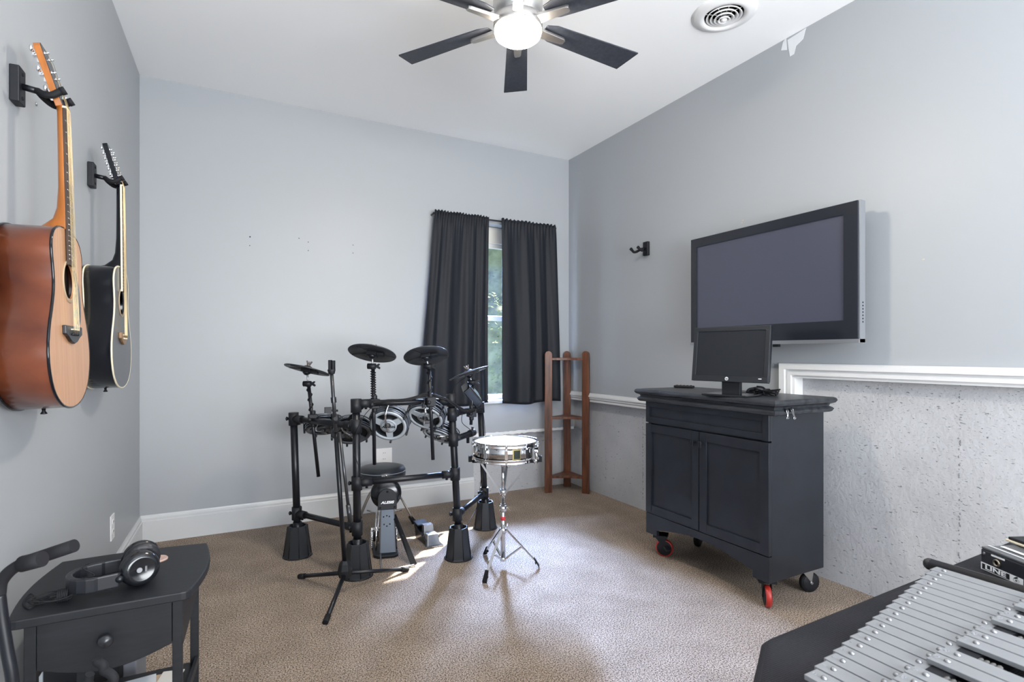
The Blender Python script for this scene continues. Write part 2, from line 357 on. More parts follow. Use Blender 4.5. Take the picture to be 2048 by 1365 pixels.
# baseboards
def baseboard(name, p, q, nrm, hgt=0.165):
    p = V(p); q = V(q); nrm = V(nrm)
    prof = [(0, 0), (0.016, 0), (0.016, hgt-0.035), (0.012, hgt-0.030), (0.012, hgt-0.018), (0.006, hgt-0.008), (0.004, hgt), (0, hgt)]
    return struct(MB().prism([p+nrm*t+UP*z for t, z in prof], q-p).build(name, M_trim))
baseboard('baseboard_back', (LX0, YB, 0), (XS, YB, 0), (0, -1, 0))
baseboard('baseboard_left', (lwx(Y0), Y0, 0), (LX0, YB, 0), (1, 0, 0))
# front wall behind the lens; its wide opening is added for the fill lamp
wf = MB(); wf.bx(-0.75, -0.4, Y0-0.1, Y0, 0, ZC); wf.bx(2.3, 2.9, Y0-0.1, Y0, 0, ZC); wf.bx(-0.4, 2.3, Y0-0.1, Y0, 0, 0.6); wf.bx(-0.4, 2.3, Y0-0.1, Y0, 2.6, ZC)
struct(wf.build('wall_front', M_wall))
# marks on the walls
mk = MB()
for px, py, r in ((500, 474, 0.0045), (499.5, 491.5, 0.003), (598, 477, 0.003), (616.5, 484.5, 0.003), (616.5, 501.5, 0.003), (706, 490.5, 0.003), (706, 506.5, 0.003)):
    p = onY(px, py, YB); mk.cyl(p+V((0, -0.0008, 0)), p+V((0, 0.001, 0)), r, n=10)
o = mk.build('nail_hole', M_dark); o.parent = bpy.data.objects['wall_back']
mk = MB()
for px, py in ((1486, 441), (1484, 446), (1847, 519)):
    p = onX(px, py, XR); mk.box(p, (0.002, 0.008, 0.004))
o = mk.build('paint_chip', mat('chip_tan', (0.55, 0.48, 0.30), 0.8)); o.parent = bpy.data.objects['wall_right']
sp = MB()
for poly in (((1566, 84), (1572, 75), (1574, 100), (1562, 101)), ((1575, 80), (1612, 56), (1606, 78), (1592, 92), (1588, 108), (1580, 113), (1577, 98))):
    sp.prism([onX(x, y, XR-0.0012) for x, y in poly], (0.001, 0, 0))
o = sp.build('spackle_patch', mat('spackle', (0.66, 0.675, 0.69), 0.8)); o.parent = bpy.data.objects['wall_right']
q = onL(72, 208); o = MB().lathe(q, (1, 0, 0), [(0.006, 0), (0.006, 0.002), (0.002, 0.004)], 8).build('wall_anchor', M_steel); o.parent = bpy.data.objects['wall_left']

# window
wn = thing('window_1', 'x', 'window', ((WX0+WX1)/2, YB+0.12, WZ0)); del wn['label']; del wn['category']; wn['kind'] = 'structure'
fr = MB(); yf = YB+0.10
zt = onY(990, 488, yf).z; zm = onY(990, 637, yf).z; zb = onY(990, 790, yf).z
M_vinyl = mat('window_vinyl', (0.62, 0.60, 0.52), 0.4)
fr.bx(WX0, WX0+0.06, yf, yf+0.07, WZ0, WZ1); fr.bx(WX1-0.06, WX1, yf, yf+0.07, WZ0, WZ1); fr.bx(WX0, WX1, yf, yf+0.07, zt, WZ1); fr.bx(WX0, WX1, yf, yf+0.07, WZ0, zb)
fr.bx(WX0+0.05, WX1-0.05, yf+0.01, yf+0.055, zm-0.02, zm+0.02); fr.bx(WX0+0.06, WX1-0.06, yf+0.015, yf+0.05, zt-0.035, zt)
fr.build('window_frame', M_vinyl, wn, bevel=0.004)
MB().bx(WX0+0.06, WX1-0.06, yf+0.028, yf+0.034, zb, zm-0.02).build('window_pane', M_glass, wn)
MB().bx(WX0+0.06, WX1-0.06, yf+0.038, yf+0.044, zm+0.02, zt-0.03).build('window_pane', M_glass, wn)
MB().bx(WX0-0.02, WX1+0.02, YB-0.025, yf, WZ0-0.02, WZ0+0.004).build('window_sill', M_trim, wn, bevel=0.003)
# ---------------------------------------------------------------- outside the window
struct(MB().bx(-3, 9, 4.2, 14, -0.6, -0.5).build('ground', mat('lawn', (0.03, 0.045, 0.015), 0.9, var=0.3, vscale=6)))
struct(MB().bx(-0.5, 4.5, 4.1, 4.82, 2.62, 2.75).build('sun_block_slab', M_trim))  # unseen slab added to keep the sun off the upper window
M_leaf = [mat('leaf_green', (0.36, 0.42, 0.13), 0.8), mat('leaf_pale', (0.08, 0.10, 0.06), 0.7), mat('leaf_hazy', (0.40, 0.42, 0.29), 0.9)]  # last leaf tone is paled to imitate glare haze outside
def bush(cx, cy, r, zt_, m, nl, label):
    root = thing('bush', label, 'bush', (cx, cy, -0.5), group=None)
    mb = MB(); rnd = random.Random(int(cx*100+cy*10))
    for _ in range(nl):
        a = rnd.uniform(0, 2*PI); rr = r*math.sqrt(rnd.random()); z = rnd.uniform(-0.4, zt_)
        c0 = V((cx+rr*math.cos(a), cy+rr*math.sin(a)*0.6, z)); d1 = V((rnd.gauss(0, 1), rnd.gauss(0, 1), rnd.gauss(0, 0.7))).normalized(); d2 = d1.orthogonal().normalized()
        l = rnd.uniform(0.02, 0.05); mb.add([c0, c0+d1*l+d2*l*0.4, c0+d1*l*2, c0+d1*l-d2*l*0.4], [(0, 1, 2, 3)])
    f_ = mb.build('foliage', m, root)
    core = MB().ball((cx, cy+0.1, zt_*0.42-0.2), 1.0, 20, (r*0.80, r*0.42, (zt_+0.5)*0.50)).build('bush_core', mat('core_foliage', (0.36, 0.38, 0.22), 0.95, var=0.45, vscale=5), root)  # solid ball added inside the leaves to block the sky behind
    st = MB()
    for k in range(6):
        st.tube([(cx, cy, -0.5), (cx+rnd.uniform(-.3, .3)*r, cy, zt_*0.4), (cx+rnd.uniform(-.8, .8)*r, cy+rnd.uniform(-.3, .3)*r, zt_*0.9)], [0.03, 0.02, 0.008], 6)
    st.build('stem', mat('bark', (0.10, 0.085, 0.07), 0.9), root)
bush(4.35, 9.0, 1.3, 2.2, M_leaf[0], 5200, 'leafy green bush growing nearest behind the window gap')
bush(5.4, 11.6, 3.0, 6.0, M_leaf[2], 7000, 'tall pale grey green bush standing behind the nearer window bush')

# ---------------------------------------------------------------- curtains on their rod
rodY = YB-0.068
ra = onY(866, 427, rodY); rb = onY(1112, 456, rodY); zr = (ra.z+rb.z)/2
cr = thing('curtain_rod', 'thin black curtain rod spanning the window top', 'curtain rod', (ra.x, rodY, zr))
MB().cyl((ra.x, rodY, zr), (rb.x, rodY, zr), 0.007).build('rod', M_black, cr)
for x in (ra.x+0.01, rb.x-0.01): MB().tube([(x, rodY, zr), (x, YB-0.001, zr)], 0.006, 8).build('bracket', M_black, cr)
def curtain(x0t, x1t, x0b, x1b, zb_, label, nf, ph, fray):
    mb = MB(); nu, nv = 180, 60; vs = []
    for j in range(nv+1):
        t = j/nv; z = zr+0.022-(zr+0.022-zb_)*t
        for i in range(nu+1):
            u = i/nu; x = (x0t+(x1t-x0t)*u)*(1-t)+(x0b+(x1b-x0b)*u)*t
            g = math.exp(-t*22)
            y = rodY+0.003-0.012*g*(1 if False else 0)
            uu = u+0.045*math.sin(6*u+ph)+0.02*math.sin(3*t+ph); fold = math.sin(2*PI*nf*uu + ph+0.8*t)*0.55+0.22*math.sin(2*PI*nf*2.3*uu+ph*2.3-t*1.5)*(1-t)+0.25*math.sin(2*PI*nf*0.5*uu+ph*3)
            y += (1-g)*(0.009+0.016*t)*fold + g*0.006*math.sin(2*PI*nf*5*u+ph)
            x += 0.006*math.sin(9*u+4*t+ph)*t
            zz = z + (0.010*math.sin(7*u+ph)*t if t > 0.9 else 0) + (0.006*math.sin(2*PI*nf*4.3*u) if t < 0.02 else 0)
            vs.append((x, y-0.012*(1-0.5*t) if False else y-0.010, zz))
    mb.add(vs, [(j*(nu+1)+i, j*(nu+1)+i+1, (j+1)*(nu+1)+i+1, (j+1)*(nu+1)+i) for j in range(nv) for i in range(nu)], True)
    o = mb.build('curtain', M_curtain); so = o.modifiers.new('thickness', 'SOLIDIFY'); so.thickness = 0.003
    tag(o, label, 'curtain', 'black curtains on the rod')
    return o
xa = lambda px, py: onY(px, py, rodY).x
curtain(xa(869, 430), xa(977, 440), xa(838, 800), xa(976, 806), onY(976, 808, rodY).z, 'black gathered curtain panel left of the window gap', 4.2, 0.4, 0)
curtain(xa(1003, 445), xa(1111, 455), xa(1004, 806), xa(1118, 800), onY(1005, 809, rodY).z, 'black gathered curtain panel right of the window gap, beside the wooden corner shelf', 3.4, 2.1, 0)

# ---------------------------------------------------------------- outlets
def outlet(name_label, p, nrm, wdt=0.075):
    nrm = V(nrm); u = UP.cross(nrm).normalized()
    root = thing('wall_outlet', name_label, 'outlet', p)
    mb = MB(); mb.prism([p+u*a+UP*b for a, b in ((-wdt/2, -0.058), (wdt/2, -0.058), (wdt/2, 0.058), (-wdt/2, 0.058))], nrm*0.006); mb.build('cover_plate', M_white, root, bevel=0.002)
    for z in (-0.022, 0.022):
        MB().lathe(p+UP*z+nrm*0.006, nrm, [(0.016, 0), (0.016, 0.002)], 20).build('socket', M_white, root)
        s = MB()
        for a in (-0.006, 0.006): s.box(p+UP*(z+0.003)+nrm*0.0082+u*a, (0.0022 if abs(nrm.y) > .5 else 0.001, 0.0022 if abs(nrm.x) > .5 else 0.001, 0.009))
        s.build('slot', M_dark, root)
outlet('white wall outlet low on the left wall beside the black side table', onL(223, 1055), (math.cos(LA), -math.sin(LA), 0))
outlet('white wall outlet on the back wall behind the drum stool', onY(768, 913, YB), (0, -1, 0), 0.115)

# ---------------------------------------------------------------- guitars on the left wall
M_string = mat('bronze_string', (0.62, 0.48, 0.28), 0.3, 1.0)
HW = [(0, 0.0), (0.004, 0.05), (0.018, 0.105), (0.05, 0.158), (0.09, 0.186), (0.135, 0.199), (0.18, 0.197), (0.225, 0.182), (0.27, 0.158), (0.31, 0.141), (0.345, 0.135), (0.38, 0.138), (0.42, 0.145), (0.45, 0.142), (0.475, 0.124), (0.49, 0.095), (0.499, 0.05), (0.502, 0.0)]
def hw(z):
    for (a, p), (b, q) in zip(HW, HW[1:]):
        if a <= z <= b: return p+(q-p)*(z-a)/(b-a)
    return 0
def outline_from(zc, n=96):
    # the body outline sampled by angle round the sound hole centre
    dense = []
    rt_ = sm_path([V((0, w_, z)) for z, w_ in HW], 8)
    pts = [(p.y, p.z) for p in rt_]+[(-p.y, p.z) for p in reversed(rt_)]
    ang = sorted([(math.atan2(z-zc, y) % (2*PI), y, z) for y, z in pts]); out = []
    for i in range(n):
        a = 2*PI*i/n
        lo = max([q for q in ang if q[0] <= a], default=(ang[-1][0]-2*PI, *ang[-1][1:]), key=lambda q: q[0])
        hi = min([q for q in ang if q[0] > a], default=(ang[0][0]+2*PI, *ang[0][1:]), key=lambda q: q[0])
        t = (a-lo[0])/max(hi[0]-lo[0], 1e-6); out.append((lo[1]+(hi[1]-lo[1])*t, lo[2]+(hi[2]-lo[2])*t))
    return out
def guitar(base, tilt, D, label, m_side, m_top, m_bind, m_neck, m_fb, m_bridge, m_head, pegs, guard):
    g = thing('acoustic_guitar', label, 'guitar', base, rot=(0, -tilt, -LA))
    n = 96; zc = 0.355; ol = outline_from(zc, n)
    ML().add([V((0, y, z)) for y, z in ol]+[V((D, y, z)) for y, z in ol], [(i, (i+1) % n, n+(i+1) % n, n+i) for i in range(n)], True).add([V((0, y, z)) for y, z in ol], [tuple(range(n))]).build('body', m_side, g)
    rh = 0.049
    hole = [(rh*math.cos(2*PI*i/n), zc+rh*math.sin(2*PI*i/n)) for i in range(n)]
    tp = ML(); tp.add([V((D+0.0012, y*0.995, zc+(z-zc)*0.995)) for y, z in ol]+[V((D+0.0012, y, z)) for y, z in hole]+[V((D-0.003, y, z)) for y, z in hole],
           [(i, (i+1) % n, n+(i+1) % n, n+i) for i in range(n)]+[(n+i, n+(i+1) % n, 2*n+(i+1) % n, 2*n+i) for i in range(n)])
    tp.build('soundboard', m_top, g)
    bd = ML()
    for x in (D-0.001, 0.001): bd.tube([V((x, y*1.0, z)) for y, z in ol]+[V((x, ol[0][0], ol[0][1]))], 0.0034, 6, cap=False)
    bd.build('binding', m_bind, g)
    ML().torus((D+0.0012, 0, zc), (1, 0, 0), 0.058, 0.003, 48, 6).torus((D+0.0012, 0, zc), (1, 0, 0), 0.053, 0.0012, 48, 6).build('rosette', MATS.get('rosette') or mat('rosette', (0.35, 0.27, 0.18), 0.5), g)
    ML().lathe((D-0.02, 0, zc), (1, 0, 0), [(0.0001, 0), (0.09, 0.0)], 24).build('soundhole_interior', mat('guitar_inside', (0.05, 0.025, 0.015), 0.9), g)
    if guard:
        a = [(0.040, 0.395), (0.068, 0.385), (0.095, 0.345), (0.108, 0.29), (0.100, 0.245), (0.075, 0.235), (0.060, 0.265), (0.055, 0.31), (0.056, 0.34)]
        pa = sm_path([V((D+0.0015, y, z)) for y, z in a+[a[0]]], 4)[:-1]
        ML().prism(pa, (0.0014, 0, 0)).build('pickguard', mat('black_pickguard', (0.045, 0.047, 0.052), 0.25), g)
    zb_ = 0.215
    br = [(-0.082, zb_-0.010), (-0.06, zb_-0.016), (-0.03, zb_-0.030), (0, zb_-0.036), (0.03, zb_-0.030), (0.06, zb_-0.016), (0.082, zb_-0.010), (0.082, zb_+0.014), (-0.082, zb_+0.014)]
    if not guard: br = [(y*0.85, z) for y, z in br]
    bo = ML().prism([V((D+0.001, y, z)) for y, z in br], (0.009, 0, 0)).build('bridge', m_bridge, g, bevel=0.002)
    b2 = ML().box((D+0.011, 0, zb_+0.004), (0.005, 0.072, 0.003)).build('saddle', M_cream, bo)
    for k in range(6): ML().ball((D+0.0115, -0.027+k*0.0108, zb_-0.010), 0.0036, 8).build('bridge_pin', M_black if guard else M_cream, bo)
    # neck, heel and fretboard
    zn = 0.838; L = zn-0.505; nk = ML(); xs = D+0.004
    ring = []; m_ = 12
    secs = [(0.498, 0.030, 0.100), (0.508, 0.029, 0.060), (0.53, 0.0285, 0.034), (0.56, 0.028, 0.024), (0.62, 0.027, 0.019), (0.74, 0.024, 0.017), (zn-0.01, 0.0225, 0.016), (zn+0.015, 0.0225, 0.018)]
    vs = []
    for z, hwid, dep in secs:
        for i in range(m_+1):
            a = PI*i/m_; vs.append(V((xs-dep*math.sin(a), hwid*math.cos(a), z)))
    nk.add(vs, [(k*(m_+1)+i, k*(m_+1)+i+1, (k+1)*(m_+1)+i+1, (k+1)*(m_+1)+i) for k in range(len(secs)-1) for i in range(m_)], True)
    nk.add([vs[i] for i in range(m_+1)], [tuple(range(m_+1))]); nk.add([vs[-m_-1+i] for i in range(m_+1)], [tuple(range(m_, -1, -1))])
    nk.prism([V((xs, y, z)) for y, z in ((-0.030, 0.50), (0.030, 0.50), (0.0225, zn+0.01), (-0.0225, zn+0.01))], (-0.002, 0, 0))
    nko = nk.build('neck', m_neck, g)
    fb = ML(); fz = 0.400
    fb.prism([V((xs, y, z)) for y, z in ((-0.029, fz), (0.029, fz), (0.0218, zn), (-0.0218, zn))], (0.006, 0, 0)); fbo = fb.build('fretboard', m_fb, g)
    fr_ = ML(); sc = zn-0.222
    for k in range(1, 21):
        z = zn-sc*(1-2**(-k/12.0)); w_ = 0.0218+(0.029-0.0218)*(zn-z)/(zn-fz)
        if z > fz: ML().cyl((xs+0.006, -w_, z), (xs+0.006, w_, z), 0.0011, n=6).build('fret', M_chrome, fbo)
    ML().box((xs+0.004, 0, zn+0.003), (0.009, 0.044, 0.005)).build('nut', M_cream, nko)
    if m_bind is M_cream:
        e = ML()
        for s_ in (-1, 1): e.prism([V((xs-0.0003, s_*0.0292, fz)), V((xs+0.0065, s_*0.0292, fz)), V((xs+0.0065, s_*0.0220, zn)), V((xs-0.0003, s_*0.0220, zn))], (0, s_*0.0014, 0))
        e.build('fretboard_binding', M_cream, fbo)
    # headstock leaning back
    ha = math.radians(15); hz = V((-math.sin(ha), 0, math.cos(ha))); hx = V((math.cos(ha), 0, math.sin(ha))); h0 = V((xs+0.001, 0, zn+0.006)); hl = 0.168
    poly = [(-0.022, 0), (0.022, 0), (0.030, 0.028), (0.037, hl*0.93), (0.028, hl), (-0.028, hl), (-0.037, hl*0.93), (-0.030, 0.028)]
    hd = ML().prism([h0+hz*z+V((0, y, 0)) for y, z in poly], hx*-0.016).build('headstock', m_neck, g, bevel=0.0015)
    ML().prism([h0+hz*z*0.995+V((0, y*0.98, 0)) for y, z in poly], hx*0.0016).build('headstock_face', m_head, hd)
    kk = pegs//2
    posts = []
    for s_ in (-1, 1):
        for k in range(kk):
            z = 0.036+(hl-0.062)*k/(kk-1) if kk > 1 else 0.08
            p = h0+hz*z+V((0, s_*0.020, 0)); tn = ML(); tn.cyl(p+hx*0.001, p+hx*0.012, 0.0028, n=10); posts.append((s_, p+hx*0.008))
            tn.box(p-hx*0.020, (0.010, 0.014, 0.014)); q_ = p-hx*0.020+V((0, s_*0.020, 0)); tn.cyl(p-hx*0.020, q_+V((0, s_*0.006, 0)), 0.0022, n=8)
            tn.ball(q_+V((0, s_*0.012, 0)), 0.0085, 10, (0.55, 0.8, 1.1))
            tn.lathe(p, hx, [(0.0055, 0), (0.0055, 0.003)], 10); tn.build('tuning_peg', M_chrome, hd)
    st = ML(); sn = 6
    for k in range(sn):
        y1 = -0.0175+k*0.007; y0 = -0.027+k*0.0108; s_ = -1 if k < 3 else 1
        pp = sorted([p for s2, p in posts if s2 == s_], key=lambda p: p.z); pi = pp[min(len(pp)-1, (k if k < 3 else 5-k)*(len(pp)//3))]
        for off in ((0,) if pegs == 6 else (-0.0012, 0.0012)):
            st.tube([(D+0.013, y0+off, zb_-0.008), (D+0.0150, y0+off, zb_+0.004), (xs+0.0095, y1+off, zn+0.002), pi], 0.00055, 5)
    st.build('strings', M_string, g)
    ML().lathe((D*0.42, 0, 0.001), (0, 0, -1), [(0.005, 0), (0.004, 0.008), (0.008, 0.014), (0.008, 0.016), (0.002, 0.017)], 14).build('strap_button', M_black, g)
    return g
# the hangers
def hanger(label, p, nrm, group='wall hangers for guitars'):
    nrm = V(nrm).normalized(); s_ = UP.cross(nrm).normalized(); h_ = thing('guitar_hanger', label, 'guitar hanger', p)
    def L(w_, a, z): return p+nrm*w_+s_*a+UP*z
    MB().prism([L(0, a, z) for a, z in ((-0.024, -0.048), (0.024, -0.048), (0.024, 0.048), (-0.024, 0.048))], nrm*0.022).build('wall_plate', M_blackm, h_, bevel=0.003)
    MB().cyl(L(0.020, 0, 0), L(0.058, 0, -0.006), 0.0085).build('arm', M_black, h_)
    y_ = MB()
    for k in (-1, 1):
        y_.tube(sm_path([L(0.054, 0, -0.005), L(0.062, k*0.018, -0.014), L(0.078, k*0.034, -0.024), L(0.094, k*0.038, -0.023), L(0.108, k*0.037, -0.012), L(0.116, k*0.036, -0.007)], 5), 0.0088, 12)
        y_.cyl(L(0.111, k*0.0365, -0.010), L(0.121, k*0.036, -0.004), 0.0104)
    y_.build('padded_yoke', M_rubber, h_)
    for z in (-0.032, 0.032):
        MB().lathe(L(0.022, 0, z), nrm, [(0.005, 0), (0.004, 0.002)], 12).build('screw', M_dark, h_)
NL = V((math.cos(LA), -math.sin(LA), 0))
hp1 = onL(24, 170); hp2 = onL(177, 350)
hanger('black wall hanger on the left wall holding the natural wood guitar', hp1, NL)
hanger('black wall hanger on the left wall holding the black guitar', hp2, NL)
hanger('empty black guitar hanger on the right wall beside the television', onX(1295, 498, XR), (-1, 0, 0))
gb1 = V((lwx(hp1.y)+0.020, hp1.y, 0.975)); gb2 = V((lwx(hp2.y)+0.014, hp2.y, 0.985))
G1 = guitar(gb1, math.radians(1.6), 0.112, 'natural wood acoustic guitar with reddish sides hanging on the left wall, nearest the camera', M_mahog, M_spruce, M_gblack, M_neckw, M_rose, M_black, mat('black_face', (0.03, 0.032, 0.036), 0.25), 6, True)
G2_ = guitar(gb2, math.radians(0.6), 0.100, 'glossy black acoustic guitar with cream edging hanging on the left wall', M_gblack, M_gtopblk, M_cream, M_gblack, M_rose, wood('pale_bridge', (0.20, 0.11, 0.05), (0.34, 0.20, 0.10)), M_gblack, 12, False)

for g_ in (G1, G2_):
    g_.scale = (0.975,)*3; g_.location.z += 0.012
# ---------------------------------------------------------------- ceiling fan and vent
dF = 2.18; fc = FW*dF+RT*0.024; fx, fy = fc.x, fc.y
fan = thing('ceiling_fan', 'six blade ceiling fan with dark blades, nickel body and glowing round light', 'ceiling fan', (fx, fy, ZC))
zb0 = H+1.320; zg = zb0+0.015
MB().lathe((fx, fy, 0), UP, [(0.075, ZC-0.001), (0.075, ZC-0.03), (0.05, ZC-0.05), (0.05, ZC-0.06), (0.088, ZC-0.075), (0.098, zb0+0.16), (0.100, zb0+0.07), (0.094, zb0+0.035), (0.09, zb0+0.03), (0.09, zb0+0.006), (0.06, zb0+0.004)], 48).build('motor_housing', M_nickel, fan)
MB().lathe((fx, fy, 0), UP, [(0.088, zg+0.010), (0.098, zg+0.004), (0.099, zg-0.028), (0.094, zg-0.036), (0.02, zg-0.036)], 48).build('light_ring', M_nickel, fan)
M_lamp = mat('lit_frosted_glass', (1, 1, 1), 0.3, emit=((1.0, 0.885, 0.72), FAN_EMIT))
MB().lathe((fx, fy, 0), UP, [(0.094, zg-0.030), (0.0945, zg-0.048), (0.090, zg-0.062), (0.075, zg-0.074), (0.045, zg-0.082), (0.0001, zg-0.085)], 48).build('glass_globe', M_lamp, fan)
for k in range(6):
    a = math.atan2(FW.y, FW.x)+k*PI/3+0.01; u = V((math.cos(a), math.sin(a), 0)); v_ = V((-math.sin(a), math.cos(a), 0)); pt = math.radians(-11)
    vv = v_*math.cos(pt)+UP*math.sin(pt); nn = u.cross(vv); o0 = V((fx, fy, zb0+0.010))
    poly = [(0.125, -0.030), (0.17, -0.045), (0.595, -0.060), (0.572, 0.060), (0.17, 0.045), (0.125, 0.030)]
    bl = MB().prism([o0+u*r+vv*q for r, q in poly], nn*0.006).build('blade', M_blade, fan, bevel=0.001)
    ar = MB().prism([o0-UP*0.004+u*r+vv*q-nn*0.004 for r, q in ((0.085, -0.022), (0.215, -0.015), (0.225, -0.010), (0.225, 0.010), (0.215, 0.015), (0.085, 0.022))], nn*-0.013)
    ar.build('blade_arm', M_nickel, fan, bevel=0.002)
vc = onZ(1448, 27, ZC); vt = thing('ceiling_vent', 'round white ceiling vent with concentric rings', 'vent', vc)
mv = MB().lathe(vc, (0, 0, -1), [(0.150, 0), (0.150, 0.004), (0.140, 0.010), (0.115, 0.020), (0.100, 0.020), (0.092, 0.012), (0.090, 0.002)], 64, cap=False); mv.build('outer_flange', M_white, vt)
MB().lathe(vc+V((0, 0, -0.0015)), (0, 0, -1), [(0.091, 0), (0.0001, 0)], 48).build('duct_opening', M_dark, vt)
for k, R_ in enumerate((0.078, 0.060, 0.042, 0.024)):
    z_ = 0.012+k*0.006
    MB().lathe(vc, (0, 0, -1), [(R_-0.004, z_-0.010), (R_+0.006, z_+0.004), (R_+0.002, z_+0.006), (R_-0.008, z_-0.006), (R_-0.004, z_-0.010)], 56, cap=False).build('ring_vane', M_white, vt)
MB().lathe(vc, (0, 0, -1), [(0.012, 0.02), (0.014, 0.034), (0.006, 0.040), (0.0001, 0.040)], 24).build('centre_hub', M_white, vt)
sb = MB()
for k in range(4):
    a = k*PI/4+0.3; u = V((math.cos(a), math.sin(a), 0)); sb.tube([vc+u*0.09-UP*0.006, vc-UP*0.010, vc-u*0.09-UP*0.006], 0.0018, 6)
sb.build('spokes', M_white, vt)

# ---------------------------------------------------------------- television on the right wall
XT = 2.47
ya = onX(1382, 580, XT).y; yb = onX(1715, 540, XT).y; zt_ = (onX(1716, 401, XT).z+onX(1382, 480, XT).z)/2; zb_ = (onX(1716, 680, XT).z+onX(1386, 684, XT).z)/2
tv = thing('television', 'large flat television with black bezel mounted on the right wall', 'television', (XR, (ya+yb)/2, (zt_+zb_)/2))
sy0, sy1, sz0, sz1 = yb+0.062, ya-0.042, zb_+0.085, zt_-0.050
bz = MB(); xf = XT; dth = 0.025
bz.bx(xf, xf+dth, yb, sy0, zb_, zt_); bz.bx(xf, xf+dth, sy1, ya, zb_, zt_); bz.bx(xf, xf+dth, sy0, sy1, sz1, zt_); bz.bx(xf, xf+dth, sy0, sy1, zb_, sz0)
bz.build('bezel', mat('tv_bezel', (0.014, 0.016, 0.022), 0.16), tv)
MB().bx(xf+0.008, xf+0.02, sy0-0.002, sy1+0.002, sz0-0.002, sz1+0.002).build('screen', mat('tv_glass', (0.050, 0.053, 0.080), 0.24, spec=0.7), tv)
cs = MB(); cs.bx(xf+0.008, xf+0.048, yb-0.006, yb-0.0002, zb_-0.016, zt_+0.003); cs.bx(xf+0.008, xf+0.048, ya+0.0002, ya+0.006, zb_-0.016, zt_+0.003); cs.bx(xf+0.008, xf+0.048, yb, ya, zt_+0.0002, zt_+0.003)
cs.bx(xf+0.0, xf+0.048, yb-0.006, ya+0.006, zb_-0.018, zb_-0.0002); cs.build('silver_surround', mat('tv_silver', (0.30, 0.315, 0.34), 0.3, 0.6), tv)
MB().bx(xf+0.025, xf+0.09, yb+0.03, ya-0.001, zb_+0.001, zt_-0.001).build('rear_housing', M_blackm, tv)
MB().bx(xf+0.09, XR-0.0005, (ya+yb)/2-0.25, (ya+yb)/2+0.25, zb_+0.15, zt_-0.15).build('wall_bracket', M_black, tv)
cc = onX(1553, 690, XT+0.03); MB().box(cc-UP*0.004, (0.02, 0.03, 0.014)).build('bracket_latch', M_black, tv)
bt = MB()
for k in range(7):
    p = onX(1722, 605+k*6.5, XT+0.02); bt.cyl((XT+0.03, yb-0.0068, p.z), (XT+0.03, yb-0.004, p.z), 0.004, n=10)
bt.build('side_buttons', M_dark, tv)

# ---------------------------------------------------------------- corner shelf
cs_ = thing('corner_shelf', 'brown wooden corner shelf with three posts and three shelves', 'shelf', (2.55, 3.75, 0))
posts = [((2.330, 3.765), 0.0), ((2.578, 3.862), 0.8), ((2.583, 3.60), 1.35)]
for (x, y), a in posts:
    R_ = Matrix.Rotation(a, 3, 'Z'); hwd = 0.030; th = 0.010; zt = H+0.012
    poly = [(-hwd, 0), (hwd, 0), (hwd, zt-0.028)]+[(hwd*math.cos(t), zt-0.028+hwd*math.sin(t)) for t in [PI*i/12 for i in range(1, 12)]]+[(-hwd, zt-0.028)]
    if a == 0.8: R_ = Matrix.Rotation(-0.75, 3, 'Z')
    if a == 0.0: R_ = Matrix.Rotation(-0.35, 3, 'Z')
    if a == 1.35: R_ = Matrix.Rotation(-0.95, 3, 'Z')
    vs = [V((x, y, 0))+(R_ @ V((u, -th, 0)))+UP*z for u, z in poly]
    MB().prism(vs, R_ @ V((0, 2*th, 0))).build('post', M_shelfw, cs_, bevel=0.002)
for z in (onZ(1135, 716, 0).z*0+H-(716-706)/FPX*4.5, H-(832-706)/FPX*4.5, H-(948-706)/FPX*4.5):
    cx, cy = 2.590, 3.878; poly = [V((cx-0.03, cy-0.005, z)), V((cx, cy, z)), V((cx, cy-0.03, z))]; poly = [V((cx, cy, z))]; nn_ = 14
    for i in range(nn_+1):
        t = i/nn_; a = PI+0.41+(PI/2-0.43)*t; rr = 0.280*(1-0.22*math.sin(PI*t)); poly.append(V((cx+rr*math.cos(a), cy+rr*math.sin(a), z)))
    MB().prism(poly, (0, 0, -0.020)).build('shelf_board', M_shelfw, cs_, bevel=0.002)
# ---------------------------------------------------------------- rolling cart
XF = 2.11; CX1 = 2.50
cyf = onX(1538, 900, XF).y; cyb = onX(1292, 900, XF).y
cart = thing('rolling_cabinet', 'black two-door kitchen cart on casters standing against the right wall', 'cabinet', ((XF+CX1)/2, (cyf+cyb)/2, 0))
ztop = H-(789-706)/FPX*2.5; zt0 = 0.935; 
def rect_loft(mb, x0, x1, y0, y1, rings):
    vs = []
    for off, z in rings: vs += [(x0-off, y0-off, z), (x1+off, y0-off, z), (x1+off, y1+off, z), (x0-off, y1+off, z)]
    n = len(rings); mb.add(vs, [(k*4+i, k*4+(i+1) % 4, (k+1)*4+(i+1) % 4, (k+1)*4+i) for k in range(n-1) for i in range(4)])
    mb.add(vs[:4], [(3, 2, 1, 0)]); mb.add(vs[-4:], [(0, 1, 2, 3)]); return mb
tx0, tx1, ty0, ty1 = XF-0.035, CX1-0.005, cyf-0.055, cyb+0.04
rect_loft(MB(), tx0, tx1, ty0, ty1, [(-0.012, zt0-0.068), (-0.006, zt0-0.064), (0.0, zt0-0.052), (-0.006, zt0-0.046), (-0.016, zt0-0.040), (-0.012, zt0-0.032), (0.004, zt0-0.024), (0.010, zt0-0.014), (0.006, zt0-0.004), (-0.002, zt0)]).build('cart_top', M_carttop, cart, bevel=0.0015)
zc0, zc1 = 0.125, zt0-0.066
